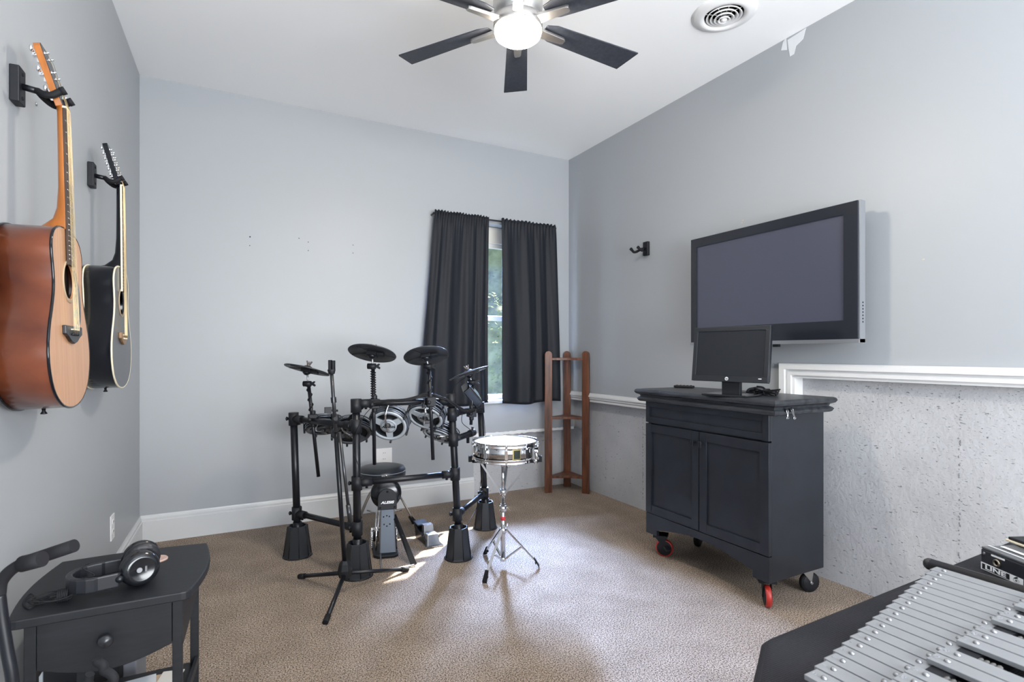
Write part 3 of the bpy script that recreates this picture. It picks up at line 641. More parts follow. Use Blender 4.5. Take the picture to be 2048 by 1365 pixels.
body = MB(); body.bx(XF+0.018, CX1, cyf, cyf+0.02, zc0, zc1).bx(XF+0.018, CX1, cyb-0.02, cyb, zc0, zc1).bx(CX1-0.012, CX1, cyf+0.02, cyb-0.02, zc0, zc1).bx(XF+0.018, CX1-0.012, cyf+0.02, cyb-0.02, 0.235, 0.25).bx(XF+0.018, XF+0.04, cyf+0.02, cyb-0.02, 0.24, zc1)
body.build('body', M_cartb, cart, bevel=0.0015)
za, zb1, zc_ = 0.243, 0.742, 0.750
sk_ = [(cyf, zc0), (cyf, za-0.004), (cyb, za-0.004), (cyb, zc0), (cyb-0.085, zc0), (cyb-0.085, zc0+0.03)]
for i in range(1, 14): t = i/14; sk_.append((cyb-0.085+(cyf+0.085-cyb+0.085)*t, zc0+0.03+0.045*math.sin(PI*t)))
sk_ += [(cyf+0.085, zc0+0.03), (cyf+0.085, zc0)]
MB().prism([V((XF, y, z)) for y, z in sk_], (0.02, 0, 0)).build('front_skirt', M_cartb, cart, bevel=0.002)
def shaker(name, y0, y1, z0, z1, st=0.045, par=cart):
    mb = MB(); mb.bx(XF-0.002, XF+0.018, y0, y0+st, z0, z1).bx(XF-0.002, XF+0.018, y1-st, y1, z0, z1).bx(XF-0.002, XF+0.018, y0+st, y1-st, z1-st, z1).bx(XF-0.002, XF+0.018, y0+st, y1-st, z0, z0+st).bx(XF+0.007, XF+0.016, y0+st, y1-st, z0+st, z1-st)
    return mb.build(name, M_cartb, par, bevel=0.0015)
ym = onX(1398, 950, XF).y
shaker('drawer_front', cyf, cyb, zc_, zc1-0.001, 0.032)
d1_ = shaker('door', cyf, ym-0.003, za, zb1); d2_ = shaker('door', ym+0.003, cyb, za, zb1)
for dd, yy in ((d1_, ym-0.026), (d2_, ym+0.026)):
    MB().box((XF-0.012, yy, zb1-0.055), (0.018, 0.010, 0.010)).box((XF-0.022, yy, zb1-0.058), (0.008, 0.016, 0.030)).build('handle', M_black, dd, bevel=0.002)
def caster(x, y, ang, wm, fork):
    R_ = Matrix.Rotation(ang, 3, 'Z'); c0 = V((x, y, 0)); q = lambda a, b, c_: c0+R_ @ V((a, b, c_))
    k = MB().prism([q(0.02, -0.019, 0.048), q(-0.03, -0.019, 0.108), q(0.03, -0.019, 0.108)], R_ @ V((0, 0.003, 0))).prism([q(0.02, 0.016, 0.048), q(-0.03, 0.016, 0.108), q(0.03, 0.016, 0.108)], R_ @ V((0, 0.003, 0)))
    k.box(q(0, 0, 0.116), (0.075, 0.075, 0.014), R_).cyl(q(0.02, -0.022, 0.048), q(0.02, 0.022, 0.048), 0.006)
    o = k.build('caster', fork, cart)
    ax = R_ @ V((0, 1, 0))
    MB().lathe(q(0.02, 0, 0.048), ax, [(0.006, -0.013), (0.036, -0.013), (0.044, -0.012), (0.048, -0.007), (0.048, 0.007), (0.044, 0.012), (0.036, 0.013), (0.006, 0.013)], 32).build('wheel', wm, o)
    MB().lathe(q(0.02, 0, 0.048), ax, [(0.006, -0.0150), (0.036, -0.0150), (0.0405, -0.0128), (0.0405, 0.0128), (0.036, 0.0150), (0.006, 0.0150)], 28).build('wheel_hub', M_blackm, o)
    return o
o = caster(XF+0.055, cyf+0.055, -2.3, M_red, M_blackm); o['label'] = 'black caster with red wheel tread'
c0 = V((XF+0.055, cyb-0.06, 0)); o = caster(c0.x, c0.y, -0.9, M_red, M_blackm); MB().box(c0+V((-0.01, -0.06, 0.06)), (0.03, 0.03, 0.012), Matrix.Rotation(0.5, 3, 'X')).build('brake_pedal', M_blackm, o)
caster(CX1-0.055, cyf+0.055, -0.35, M_rubber, M_steel); caster(CX1-0.055, cyb-0.06, 0.4, M_rubber, M_steel)

# monitor
pl = P(1387, 706, 2.72); pr = P(1539, 706, 2.44); mu = (pr-pl); mu.z = 0; mw = mu.length; mu.normalize(); mn = V((mu.y, -mu.x, 0))
if mn.dot(FW) > 0: mn = -mn       # screen faces the lens side
mc = (pl+pr)/2; zm1 = H+0.125; zm0 = zt0+0.068
mon = thing('computer_monitor', 'black widescreen computer monitor standing on the cart top', 'monitor', (mc.x, mc.y, zt0))
tl = math.radians(7); mv_ = (UP*math.cos(tl)-mn*math.sin(tl)); mnn = (mn*math.cos(tl)+UP*math.sin(tl)); mh = (zm1-zm0)/math.cos(tl); mo = V((mc.x, mc.y, zm0))+mn*0.02
def mq(a, b, c_=0): return mo+mu*a+mv_*b+mnn*c_
hw_ = mw/2; bz_ = 0.020
fm = MB()
for a0, a1, b0, b1 in ((-hw_, hw_, 0, 0.028), (-hw_, hw_, mh-bz_, mh), (-hw_, -hw_+bz_, 0.028, mh-bz_), (hw_-bz_, hw_, 0.028, mh-bz_)):
    fm.prism([mq(a0, b0), mq(a1, b0), mq(a1, b1), mq(a0, b1)], mnn*-0.022)
fm.build('bezel', mat('monitor_bezel', (0.012, 0.014, 0.018), 0.34), mon, bevel=0.0015)
MB().prism([mq(-hw_+bz_, 0.028, -0.005), mq(hw_-bz_, 0.028, -0.005), mq(hw_-bz_, mh-bz_, -0.005), mq(-hw_+bz_, mh-bz_, -0.005)], mnn*-0.012).build('screen', mat('monitor_screen', (0.010, 0.012, 0.016), 0.25), mon)
MB().prism([mq(-hw_+0.006, 0.006, -0.022), mq(hw_-0.006, 0.006, -0.022), mq(hw_-0.006, mh-0.006, -0.022), mq(-hw_+0.006, mh-0.006, -0.022)], mnn*-0.022).build('rear_shell', M_blackm, mon, bevel=0.004)
lg = MB().lathe(mq(-0.005, 0.014, 0.0002), mnn, [(0.0085, 0), (0.0085, 0.0006)], 28).build('logo_disc', mat('logo_grey', (0.55, 0.57, 0.60), 0.4), mon)
text('hp', 0.012, M_blackm, 'logo_letters', lg, mq(-0.005, 0.0145, 0.0012), mu, mv_, shear=0.3)
MB().box(mq(hw_-0.035, 0.018, 0.0004), (0.002, 0.014, 0.003), Matrix.Rotation(math.atan2(mu.y, mu.x), 3, 'Z') @ Matrix.Rotation(PI/2, 3, 'Z')).build('power_mark', M_wtext, mon)
MB().prism([V((mc.x, mc.y, zt0+0.006))+mu*a+mn*b for a, b in ((-0.045, -0.035), (0.045, -0.035), (0.045, -0.012), (-0.045, -0.012))], (0, 0, 0.10)).build('neck', M_blackm, mon, bevel=0.002)
MB().prism([V((mc.x, mc.y, zt0))+mu*a+mn*b for a, b in ((-0.11, -0.10), (0.11, -0.10), (0.11, 0.062), (-0.11, 0.062))], (0, 0, 0.009)).build('base', M_gloss, mon, bevel=0.003)
# mouse, cable, remote, clips on the cart
mp_ = onZ(1513, 787, zt0)
ms = thing('computer_mouse', 'small black computer mouse at the front of the cart top beside the monitor', 'mouse', mp_)
RM = Matrix.Rotation(math.radians(-50), 3, 'Z')
mb = MB(); vs = []
for j in range(9):
    th = (PI/2)*j/8
    for i in range(28):
        a = 2*PI*i/28; r = V((0.050*math.cos(a)*math.cos(th)**0.6, 0.029*math.sin(a)*math.cos(th)**0.6*(1-0.12*math.cos(a)), 0.034*math.sin(th)**0.9*(1+0.12*math.cos(a)))); vs.append(mp_+RM @ r)
mb.add(vs, [(j*28+i, j*28+(i+1) % 28, (j+1)*28+(i+1) % 28, (j+1)*28+i) for j in range(8) for i in range(28)], True); mb.add(vs[:28], [tuple(range(27, -1, -1))])
mb.build('shell', M_gloss, ms)
MB().cyl(mp_+RM @ V((0.028, -0.004, 0.0275)), mp_+RM @ V((0.028, 0.004, 0.0275)), 0.007, n=16).build('scroll_wheel', M_rubber, ms)
cp = onZ(1533, 791, zt0); cb = MB(); rnd = random.Random(3)
for k in range(5):
    R1 = 0.055+0.006*k; pts = [cp+V((0.012*math.cos(a)*(1+0.2*k), R1*math.sin(a)*0.9, 0.006+0.005*k+0.006*math.sin(2*a+k))) for a in [2*PI*i/24 for i in range(25)]]
    cb.tube(pts, 0.0028, 6)
for k in range(5): cb.torus(cp+V((0.004*k-0.008, 0.0, 0.016)), V((0.2, 1, 0.1*k)), 0.013+0.0005*k, 0.0026, 20, 6)
p0 = onZ(1480, 788, zt0)
cb.tube(sm_path([cp+V((0, 0.05, 0.006)), (cp+p0)/2+V((0, 0, 0.005)), p0+V((0, 0, 0.004))], 6), 0.0028, 6)
cb.build('cable_coil', M_rubber); tag(bpy.data.objects['cable_coil'], 'black cable coiled and tied beside the monitor on the cart', 'cable')
rp = onZ(1368, 776, zt0); rm_ = thing('remote_control', 'small black remote control lying on the left end of the cart top', 'remote', rp)
RR = Matrix.Rotation(math.radians(-62), 3, 'Z'); MB().box(rp+UP*0.007, (0.115, 0.030, 0.013), RR).build('case', M_blackm, rm_, bevel=0.004)
rb_ = MB()
for i in range(5):
    for j in (-0.007, 0.007): rb_.box(rp+RR @ V((-0.04+i*0.02, j, 0.0145)), (0.008, 0.007, 0.002), RR)
rb_.build('buttons', M_rubber, rm_)
for k, (px, py, a) in enumerate(((1574, 824, 0.0), (1584, 822, 0.35))):
    p = onY(px, py, ty0-0.004); bc = thing('binder_clip', ('binder clip with short wire handles clipped under the cart top, the left one', 'binder clip with slanting wire handles clipped under the cart top, the right one')[k], 'clip', p, group='binder clips on the cart')
    R_ = Matrix.Rotation(-a, 3, 'Y')
    MB().prism([p+R_ @ V((x, 0, z)) for x, z in ((-0.008, 0.012), (0.008, 0.012), (0.008, -0.002), (-0.008, -0.002))], (0, 0.006, 0)).build('clip_body', M_black, bc)
    L_ = 0.030 if k == 0 else 0.040
    MB().tube(sm_path([p+R_ @ V(q) for q in ((-0.006, -0.001, 0.006), (-0.002, -0.004, -L_*0.6), (-0.007, -0.004, -L_*0.92), (0, -0.004, -L_), (0.007, -0.004, -L_*0.92), (0.002, -0.004, -L_*0.6), (0.006, -0.001, 0.006))], 5), 0.0011, 6).build('wire_handle', M_chrome, bc)

# ---------------------------------------------------------------- side table and what lies on it
ZT = 0.60
c_rl = onZ(124, 1124, ZT); c_rr = onZ(414, 1086, ZT); c_fr = onZ(378, 1183, ZT); c_fl = onZ(12, 1246, ZT)
tb = thing('side_table', 'black wooden side table with curved ends, one drawer and a lower shelf', 'table', ((c_rl.x+c_fr.x)/2, (c_rl.y+c_fr.y)/2, 0))
def bulge(a, b, amt, n=12):
    d = (b-a); nn = V((d.y, -d.x, 0)).normalized(); return [a+d*(i/n)+nn*amt*math.sin(PI*i/n) for i in range(n+1)]
def rnd_poly(pts, r=0.012):
    out = []
    n = len(pts)
    for i in range(n):
        p, q, s_ = pts[i-1], pts[i], pts[(i+1) % n]; a = (p-q); b = (s_-q)
        if a.length < 0.03 and b.length < 0.03: out.append(q); continue
        ra_ = min(r, a.length*0.45); rb2 = min(r, b.length*0.45); A = q+a.normalized()*ra_; B = q+b.normalized()*rb2
        for t in (0, .33, .66, 1): out.append(A*(1-t)**2+q*2*t*(1-t)+B*t*t)
    return out
top = bulge(c_fr, c_fl, -0.0, 2)[:-1]+bulge(c_fl, c_rl, -0.018)[:-1]+bulge(c_rl, c_rr, -0.012)[:-1]+bulge(c_rr, c_fr, -0.022)[:-1]
top = rnd_poly(top, 0.015)
MB().prism([p-UP*0.020 for p in top], (0, 0, 0.020)).build('table_top', M_tableb, tb, bevel=0.003)
ux = (c_fr-c_fl); ux.z = 0; TWd = ux.length; ux.normalize(); uy = V((-ux.y, ux.x, 0)); dpt = (c_rr-c_fr).dot(uy)
o_ = V((c_fl.x, c_fl.y, 0))
def tq(a, b, z): return o_+ux*a+uy*b+UP*z
lx0, lx1 = 0.022, TWd-0.014; ly0, ly1 = 0.018, dpt-0.035
lw = 0.020
for a, b in ((lx0, ly0), (lx1-lw, ly0), (lx0+0.03, ly1-lw), (lx1-lw+0.018, ly1-lw)):
    MB().prism([tq(a+p, b+q, 0) for p, q in ((0, 0), (lw, 0), (lw, lw), (0, lw))], (0, 0, ZT-0.020)).build('leg', M_tableb, tb, bevel=0.0015)
zdr = ZT-0.020
# side aprons and back apron
for s0, s1 in (((lx0+0.004, ly0+lw), (lx0+0.038, ly1-lw)), ((lx1-0.014, ly0+lw), (lx1+0.008, ly1-lw))):
    a = tq(*s0, 0); b = tq(*s1, 0); nn = uy.cross(UP)*0.01
    MB().prism([a+UP*(zdr-0.13), b+UP*(zdr-0.085), b+UP*zdr, a+UP*zdr], nn).build('side_apron', M_tableb, tb)
MB().prism([tq(lx0+0.04, ly1-0.012, zdr-0.085), tq(lx1-0.004, ly1-0.012, zdr-0.085), tq(lx1-0.004, ly1-0.012, zdr), tq(lx0+0.04, ly1-0.012, zdr)], uy*0.01).build('rear_apron', M_tableb, tb)
dw0, dw1 = lx0+lw+0.001, lx1-lw-0.0006
dp = [(dw0, zdr-0.004), (dw1, zdr-0.004)]+[(dw1+(dw0-dw1)*t, zdr-0.098-0.028*math.sin(PI*t)) for t in [i/14 for i in range(15)]]
dr = MB().prism([tq(a, ly0-0.002, z) for a, z in dp], uy*0.016).build('drawer_front', M_tableb, tb, bevel=0.0015)
kc = tq((dw0+dw1)/2, ly0-0.002, zdr-0.055)
MB().lathe(kc, -uy, [(0.007, 0), (0.006, 0.008), (0.012, 0.014), (0.0145, 0.020), (0.012, 0.026), (0.0001, 0.028)], 24).build('knob', mat('black_knob', (0.015, 0.016, 0.019), 0.28), dr)
ZS = 0.290
MB().prism([tq(a, b, ZS-0.015) for a, b in ((lx0+0.004, ly0+0.004), (lx1-0.004, ly0+0.004), (lx1+0.012, ly1-0.004), (lx0+0.034, ly1-0.004))], (0, 0, 0.015)).build('lower_shelf', M_tableb, tb, bevel=0.001)
for s0, s1 in (((lx1-0.012, ly0+lw), (lx1+0.010, ly1-lw)),):
    a = tq(*s0, ZS); b = tq(*s1, ZS); MB().prism([a, b, b+UP*0.022, a+UP*0.022], ux*0.008).build('shelf_lip', M_tableb, tb)
# sheets on the lower shelf
M_paper = mat('paper_white', (0.55, 0.58, 0.62), 0.5); M_blue = mat('blue_print', (0.03, 0.08, 0.22), 0.5); M_manila = mat('tan_paper', (0.45, 0.33, 0.22), 0.7)
def leafs(name, a, b, z, sx, sy, rot, m, label, cat, th=0.004, tilt=0.0, ins=None):
    c0 = tq(a, b, z); R_ = Matrix.Rotation(math.atan2(ux.y, ux.x)+rot, 3, 'Z') @ Matrix.Rotation(tilt, 3, 'X')
    o = MB().box(c0+UP*(th/2+sy/2*abs(math.sin(tilt))), (sx, sy, th), R_).build(name, m); tag(o, label, cat)
    if ins: MB().box(c0+R_ @ V((ins[0], ins[1], th/2+0.0003))+UP*(th/2+sy/2*abs(math.sin(tilt))), (ins[2], ins[3], 0.0004), R_).build('printed_panel', M_blue, o)
    return o
leafs('music_booklet', 0.155, 0.150, ZS, 0.16, 0.20, 0.10, M_paper, 'pale blue white booklet with dark blue panel on the table lower shelf', 'booklet', 0.012, 0.0, (0.01, -0.045, 0.07, 0.06))
leafs('folded_paper', 0.228, 0.165, ZS, 0.06, 0.19, -0.10, M_manila, 'tan folded paper beside the booklet on the table lower shelf', 'paper', 0.006)
leafs('paper_sheet', 0.246, 0.175, ZS+0.0065, 0.05, 0.17, -0.22, mat('paper_plain', (0.60, 0.58, 0.55), 0.7), 'loose white paper sheet lying on the tan paper on the lower shelf', 'paper', 0.003)
# small amplifier cabinet on the floor behind the table
ac = thing('speaker_cabinet', 'black box shaped speaker cabinet with grey side on the floor behind the side table', 'speaker', (-0.33, 1.92, 0))
MB().bx(-0.455, -0.255, 1.86, 2.10, 0.0, 0.40).build('cabinet_box', M_blackm, ac, bevel=0.006)
MB().bx(-0.2549, -0.222, 1.87, 2.09, 0.0, 0.39).build('grey_side_panel', mat('grey_tolex', (0.16, 0.17, 0.20), 0.6), ac, bevel=0.004)
mb = MB()
mb.bx(-0.434, -0.426, 1.852, 1.862, 0.01, 0.39).build('front_piping', M_padgrey, ac)
# coaster
co = onZ(314, 1121, ZT); MB().lathe(co, UP, [(0.024, 0), (0.0245, 0.003), (0.023, 0.005)], 40).build('coaster', mat('pink_stone', (0.40, 0.28, 0.24), 0.7, var=0.12, vscale=90)); tag(bpy.data.objects['coaster'], 'small round pinkish coaster behind the headphones on the side table', 'coaster')
# headphones lying on their side
hc = onZ(277, 1176, ZT); hp = thing('headphones', 'black over-ear headphones lying on the side table with folded headband', 'headphones', hc)
dirv = (onZ(160, 1196, ZT)-onZ(272, 1176, ZT)); dirv.z = 0; dirv.normalize(); side = V((-dirv.y, dirv.x, 0))
if side.dot(FW) < 0: side = -side
def hq(a, b, z): return hc+dirv*a+side*b+UP*z
rz = 0.040
for k, b0 in ((0, 0.004), (1, 0.082)):
    s_ = -1 if k == 0 else 1
    tiltc = 0.10*s_; axn = (side*s_+dirv*(-0.35 if k == 0 else 0.25)+UP*(0.10 if k == 0 else 0.25)).normalized(); cc = hq(-0.002+0.004*k, b0+0.006, rz+0.001+0.002*k)
    sh = MB().lathe(cc, axn, [(0.030, -0.004), (0.037, 0.000), (0.039, 0.006), (0.036, 0.014), (0.026, 0.020), (0.024, 0.019), (0.0001, 0.019)], 36).build('ear_cup', M_gloss, hp)
    MB().torus(cc-axn*0.010, axn, 0.029, 0.0105, 40, 12).build('ear_cushion', mat('leatherette', (0.014, 0.014, 0.017), 0.45, bump=0.4, bscale=140), sh)
    if k == 0:
        w1 = axn.cross(UP).normalized(); w2 = w1.cross(axn)
        mk_ = MB().lathe(cc+axn*0.0195+w1*0.006, axn, [(0.006, 0), (0.0055, 0.001)], 20).box(cc+axn*0.020-w1*0.007, (0.004, 0.004, 0.012))
        mk_.build('cup_emblem', mat('emblem_silver', (0.22, 0.22, 0.23), 0.5, 0.8), sh)
bl_ = MB(); zB = 0.030
inner = []; pth = []
n = 26
for i in range(n+1):
    t = i/n
    if t < 0.32: u = t/0.32; p = (0.035+0.045*u, -0.012-0.008*u)
    elif t > 0.68: u = (1-t)/0.32; p = (0.030+0.050*u, 0.090-0.008*u)
    else:
        a = PI*(t-0.32)/0.36; p = (0.080+0.050*math.sin(a), 0.031-0.051*math.cos(a))
    pth.append(p)
vs = []
for (a, b) in pth:
    vs.append((a, b))
prof_out = []
for i, (a, b) in enumerate(vs):
    pa, pb = vs[max(0, i-1)], vs[min(n, i+1)]; tx, ty = pb[0]-pa[0], pb[1]-pa[1]; l = math.hypot(tx, ty); nx, ny = ty/l, -tx/l
    th = 0.0065 if 8 <= i <= 18 else 0.0035; prof_out.append(((a, b), (nx*th, ny*th)))
band = MB(); q = []
for (a, b), (nx, ny) in prof_out:
    for sx_, zz in ((1, zB-0.016), (1, zB+0.016), (-1, zB+0.016), (-1, zB-0.016)): q.append(hq(a+nx*sx_, b+ny*sx_, zz))
band.add(q, [(k*4+i, k*4+(i+1) % 4, (k+1)*4+(i+1) % 4, (k+1)*4+i) for k in range(n) for i in range(4)]).add(q[:4], [(0, 1, 2, 3)]).add(q[-4:], [(3, 2, 1, 0)])
band.build('headband', mat('headband_black', (0.012, 0.013, 0.017), 0.38), hp, bevel=0.003)
yk = MB(); yk.tube([hq(0.046, -0.012, 0.034), hq(0.038, -0.012, 0.040), hq(0.032, -0.008, 0.044)], 0.004, 8); yk.ball(hq(0.034, -0.015, 0.032), 0.008); yk.build('yoke', M_black, hp); yk = MB(); yk.tube([hq(0.032, 0.090, 0.034), hq(0.012, 0.100, 0.040), hq(0.0, 0.100, 0.046)], 0.004, 8); yk.build('yoke', M_black, hp); yk = MB()
yk.tube(sm_path([hq(0.10, -0.016, 0.048), hq(0.085, 0.03, 0.035), hq(0.11, 0.05, 0.050), hq(0.10, 0.075, 0.05)], 5), 0.0012, 5); yk.build('band_wire', M_black, hp)
cbm = MB(); cc = onZ(112, 1204, ZT); rnd = random.Random(5)
for k in range(5):
    r1 = 0.026+0.004*k; r2 = 0.008+0.0045*k; ofs = dirv*(0.006*(k % 3))
    cbm.tube([cc+ofs+dirv*r1*math.cos(a)+side*r2*math.sin(a)+UP*(0.004+0.0022*k+0.002*math.sin(3*a+k)) for a in [2*PI*i/22 for i in range(23)]], 0.0013, 6)
for k in range(6): cbm.torus(cc-dirv*(0.004+0.0032*k)+UP*0.011, dirv, 0.0125, 0.0018, 18, 6)
cbm.tube(sm_path([cc+dirv*0.03+UP*0.006, onZ(62, 1192, ZT)+UP*0.004, onZ(47, 1208, ZT)+UP*0.002, onZ(58, 1220, ZT)+UP*0.002, onZ(80, 1206, ZT)+UP*0.003, cc+dirv*0.01+UP*0.012], 6), 0.0016, 6)
cbm.tube(sm_path([cc-dirv*0.02+UP*0.012, hq(0.13, 0.03, 0.012), hq(0.05, 0.0, 0.006)], 5), 0.0016, 6)
cbm.build('headphone_cable', M_rubber, hp)
gp = onZ(140, 1193, ZT); MB().cyl(gp+UP*0.014-dirv*0.010, gp+UP*0.014-dirv*0.026, 0.0030, n=12).cyl(gp+UP*0.014-dirv*0.026, gp+UP*0.014-dirv*0.034, 0.0022, 0.0008, n=12).build('gold_plug', M_gold, hp)
MB().cyl(gp+UP*0.014+dirv*0.018, gp+UP*0.014-dirv*0.010, 0.0042, n=12).build('plug_barrel', mat('green_black_plug', (0.012, 0.03, 0.022), 0.35), hp)

# ---------------------------------------------------------------- instrument stand at the lower left edge
dS = 0.88
gs = thing('guitar_stand', 'black tubular guitar stand with padded arms at the left edge beside the side table', 'guitar stand', (P(16, 1300, dS).x, P(16, 1300, dS).y, 0))
b0 = P(25, 1365, dS); z0_ = V((b0.x+0.004, b0.y-0.02, 0.10))
MB().tube(sm_path([z0_, P(25, 1365, dS)-UP*0.25, P(25, 1365, dS)-UP*0.06, P(25, 1365, dS), P(14, 1300, dS), P(4, 1240, dS), P(-2, 1190, dS)], 6), 0.0088, 14).build('pole', M_black, gs)
MB().tube(sm_path([P(-2, 1190, dS), P(2, 1166, dS), P(18, 1145, dS), P(38, 1131, dS), P(48, 1127, dS)], 6), [0.0092]*24+[0.0125], 14).build('bent_neck', M_rubber, gs)
MB().cyl(P(44, 1129, dS), P(85, 1118.5, dS), 0.0128, 0.0125).build('padded_arm', M_rubber, gs)
MB().tube([P(42, 1128, dS+0.02), P(56, 1125, dS+0.09), P(66, 1120, dS+0.10)], 0.008, 10).cyl(P(60, 1122, dS+0.10), P(149, 1092, dS+0.10), 0.0115, 0.0115).build('padded_arm', M_rubber, gs)
for k in range(3):
    a = k*2*PI/3+1.2; MB().tube([z0_, z0_+V((0.10*math.cos(a), 0.10*math.sin(a), -0.045)), V((z0_.x+0.17*math.cos(a), z0_.y+0.17*math.sin(a), 0.010))], 0.009, 10).build('leg', M_black, gs)
d2s = 1.0; pA = P(215, 1365, d2s)
hs = thing('stand_hook', 'black rubber wavy neck hook of a low stand below the table drawer', 'instrument stand', (pA.x, pA.y, 0))
MB().tube(sm_path([V((pA.x, pA.y, 0.02)), V((pA.x, pA.y, 0.40)), P(215, 1385, d2s), P(228, 1362, d2s), P(222, 1350, d2s), P(208, 1342, d2s), P(206, 1332, d2s), P(196, 1326, d2s), P(194, 1319, d2s)], 6), 0.0078, 12).build('wavy_hook', M_rubber, hs)
MB().tube(sm_path([P(214, 1385, d2s), P(180, 1372, d2s), P(178, 1356, d2s), P(180, 1349, d2s)], 5), 0.0075, 12).build('short_prong', M_rubber, hs)
mb = MB()
for k in range(3):
    a = k*2*PI/3+0.4; mb.tube([V((pA.x, pA.y, 0.06)), V((pA.x+0.11*math.cos(a), pA.y+0.11*math.sin(a), 0.010))], 0.007, 8)
mb.build('feet', M_black, hs)
# ---------------------------------------------------------------- electronic drum kit
CP = [(595, 1112), (715, 1152), (917, 1116), (970.5, 1056)]
CT = [(587, 828), (712, 800), (902, 790), (960, 806)]
dd = [FPX*H/(y-706) for _, y in CP]
B = [onZ(px, py, 0) for px, py in CP]
lab = ('far left', 'front left, behind the microphone stand tripod', 'front right', 'far right')
lbl = ['black ribbed plastic riser under the far left drum rack post, nearest the back baseboard', 'black ribbed plastic riser under the front drum rack post beside the microphone stand', 'black ribbed plastic riser under the front drum rack post left of the snare stand', 'black ribbed plastic riser under the rear right drum rack post, behind the snare stand']
for k in range(4):
    r = thing('post_riser', lbl[k], 'riser', B[k], group='risers under the drum rack')
    MB().lathe(B[k], UP, [(0.080, 0), (0.080, 0.005), (0.073, 0.007), (0.052, 0.172), (0.046, 0.172), (0.042, 0.150), (0.036, 0.10)], 8, smooth=False).build('riser_body', mat('riser_plastic', (0.016, 0.018, 0.022), 0.42), r, bevel=0.002)
    MB().lathe(B[k], UP, [(0.078, 0.0005), (0.080, 0.002), (0.078, 0.0055), (0.06, 0.006)], 32).build('base_flange', M_blackm, r)
    rb = MB()
    for i in range(8):
        a = 2*PI*i/8; u = B[k]*0
        ax0 = V((1, 0, 0)).orthogonal(); U_ = UP.orthogonal().normalized(); W_ = UP.cross(U_); e = U_*math.cos(a)+W_*math.sin(a)
        rb.tube([B[k]+e*0.074+UP*0.007, B[k]+e*0.0528+UP*0.170], 0.0022, 5)
    rb.build('ribs', M_blackm, r)
rack = thing('drum_rack', 'black tubular electronic drum rack with four posts and cross bars', 'drum rack', (B[0]+B[2])/2)
T = [P(CT[k][0], CT[k][1], dd[k]) for k in range(4)]
RP = 0.0195
for k in range(4):
    b_ = B[k]+UP*0.12; po = MB().cyl(b_, T[k]+UP*0.0, RP).cyl(b_, b_+UP*0.07, RP*1.25).build('post', M_black, rack)
    t_ = (T[k]-b_).normalized(); MB().cyl(T[k]-t_*0.065, T[k]+t_*0.004, RP*1.38, n=24).build('end_clamp', M_blackm, po)
def lerp(a, b, t): return a+(b-a)*t
def on_post(k, py): # point of post k seen at image row py
    b_ = B[k]+UP*0.12; z = H-(py-706)/FPX*dd[k]; return lerp(b_, T[k], (z-b_.z)/(T[k].z-b_.z))
def bar(a, b, r=0.0165, ends=True, name='cross_bar'):
    o = MB().cyl(a, b, r).build(name, M_black, rack)
    if ends:
        u = (b-a).normalized()
        for q0, q1, p in ((a+u*0.012, a+u*0.075, a+u*0.05), (b-u*0.075, b-u*0.012, b-u*0.05)): MB().cyl(q0, q1, r*1.35).cyl(p-UP*0.030, p, 0.007, n=10).build('bar_sleeve', M_blackm, o)
    return o
def tee(k, py):
    p = on_post(k, py); MB().cyl(p-UP*0.035, p+UP*0.035, RP*1.38, n=24).cyl(p-RT*0.034, p, 0.008, n=10).lathe(p-RT*0.034, -RT, [(0.010, 0), (0.012, 0.006), (0.006, 0.010)], 8).build('tee_clamp', M_blackm, rack); return p
u01 = tee(0, 838); u10 = tee(1, 853); bar(u01, u10)
u12 = on_post(1, 808); u21 = on_post(2, 802); bar(u12, u21)
u23 = tee(2, 829); u32 = on_post(3, 816); bar(u23, u32)
l01 = tee(0, 1027); l10 = tee(1, 1057); bar(l01, l10, 0.0155)
l12 = tee(1, 967); l21 = tee(2, 948); bar(l12, l21, 0.0155)
l23 = tee(2, 1029); l32 = tee(3, 986); bar(l23, l32, 0.0155)
s0 = tee(2, 880); s1 = P(945, 866, dd[2]+0.18); so_ = MB().cyl(s0, s1, 0.017).build('short_bar', M_black, rack)
MB().cyl(s1-(s1-s0).normalized()*0.03, s1+(s1-s0).normalized()*0.012, 0.021).cyl(s1, s1+UP*0.035, 0.007).cyl(s1-(s1-s0)*0.25, s1-(s1-s0)*0.25-UP*0.05, 0.009).build('clamp_knob', M_blackm, so_)
# upper bar points by fraction
def ub(t): return lerp(u12, u21, t)
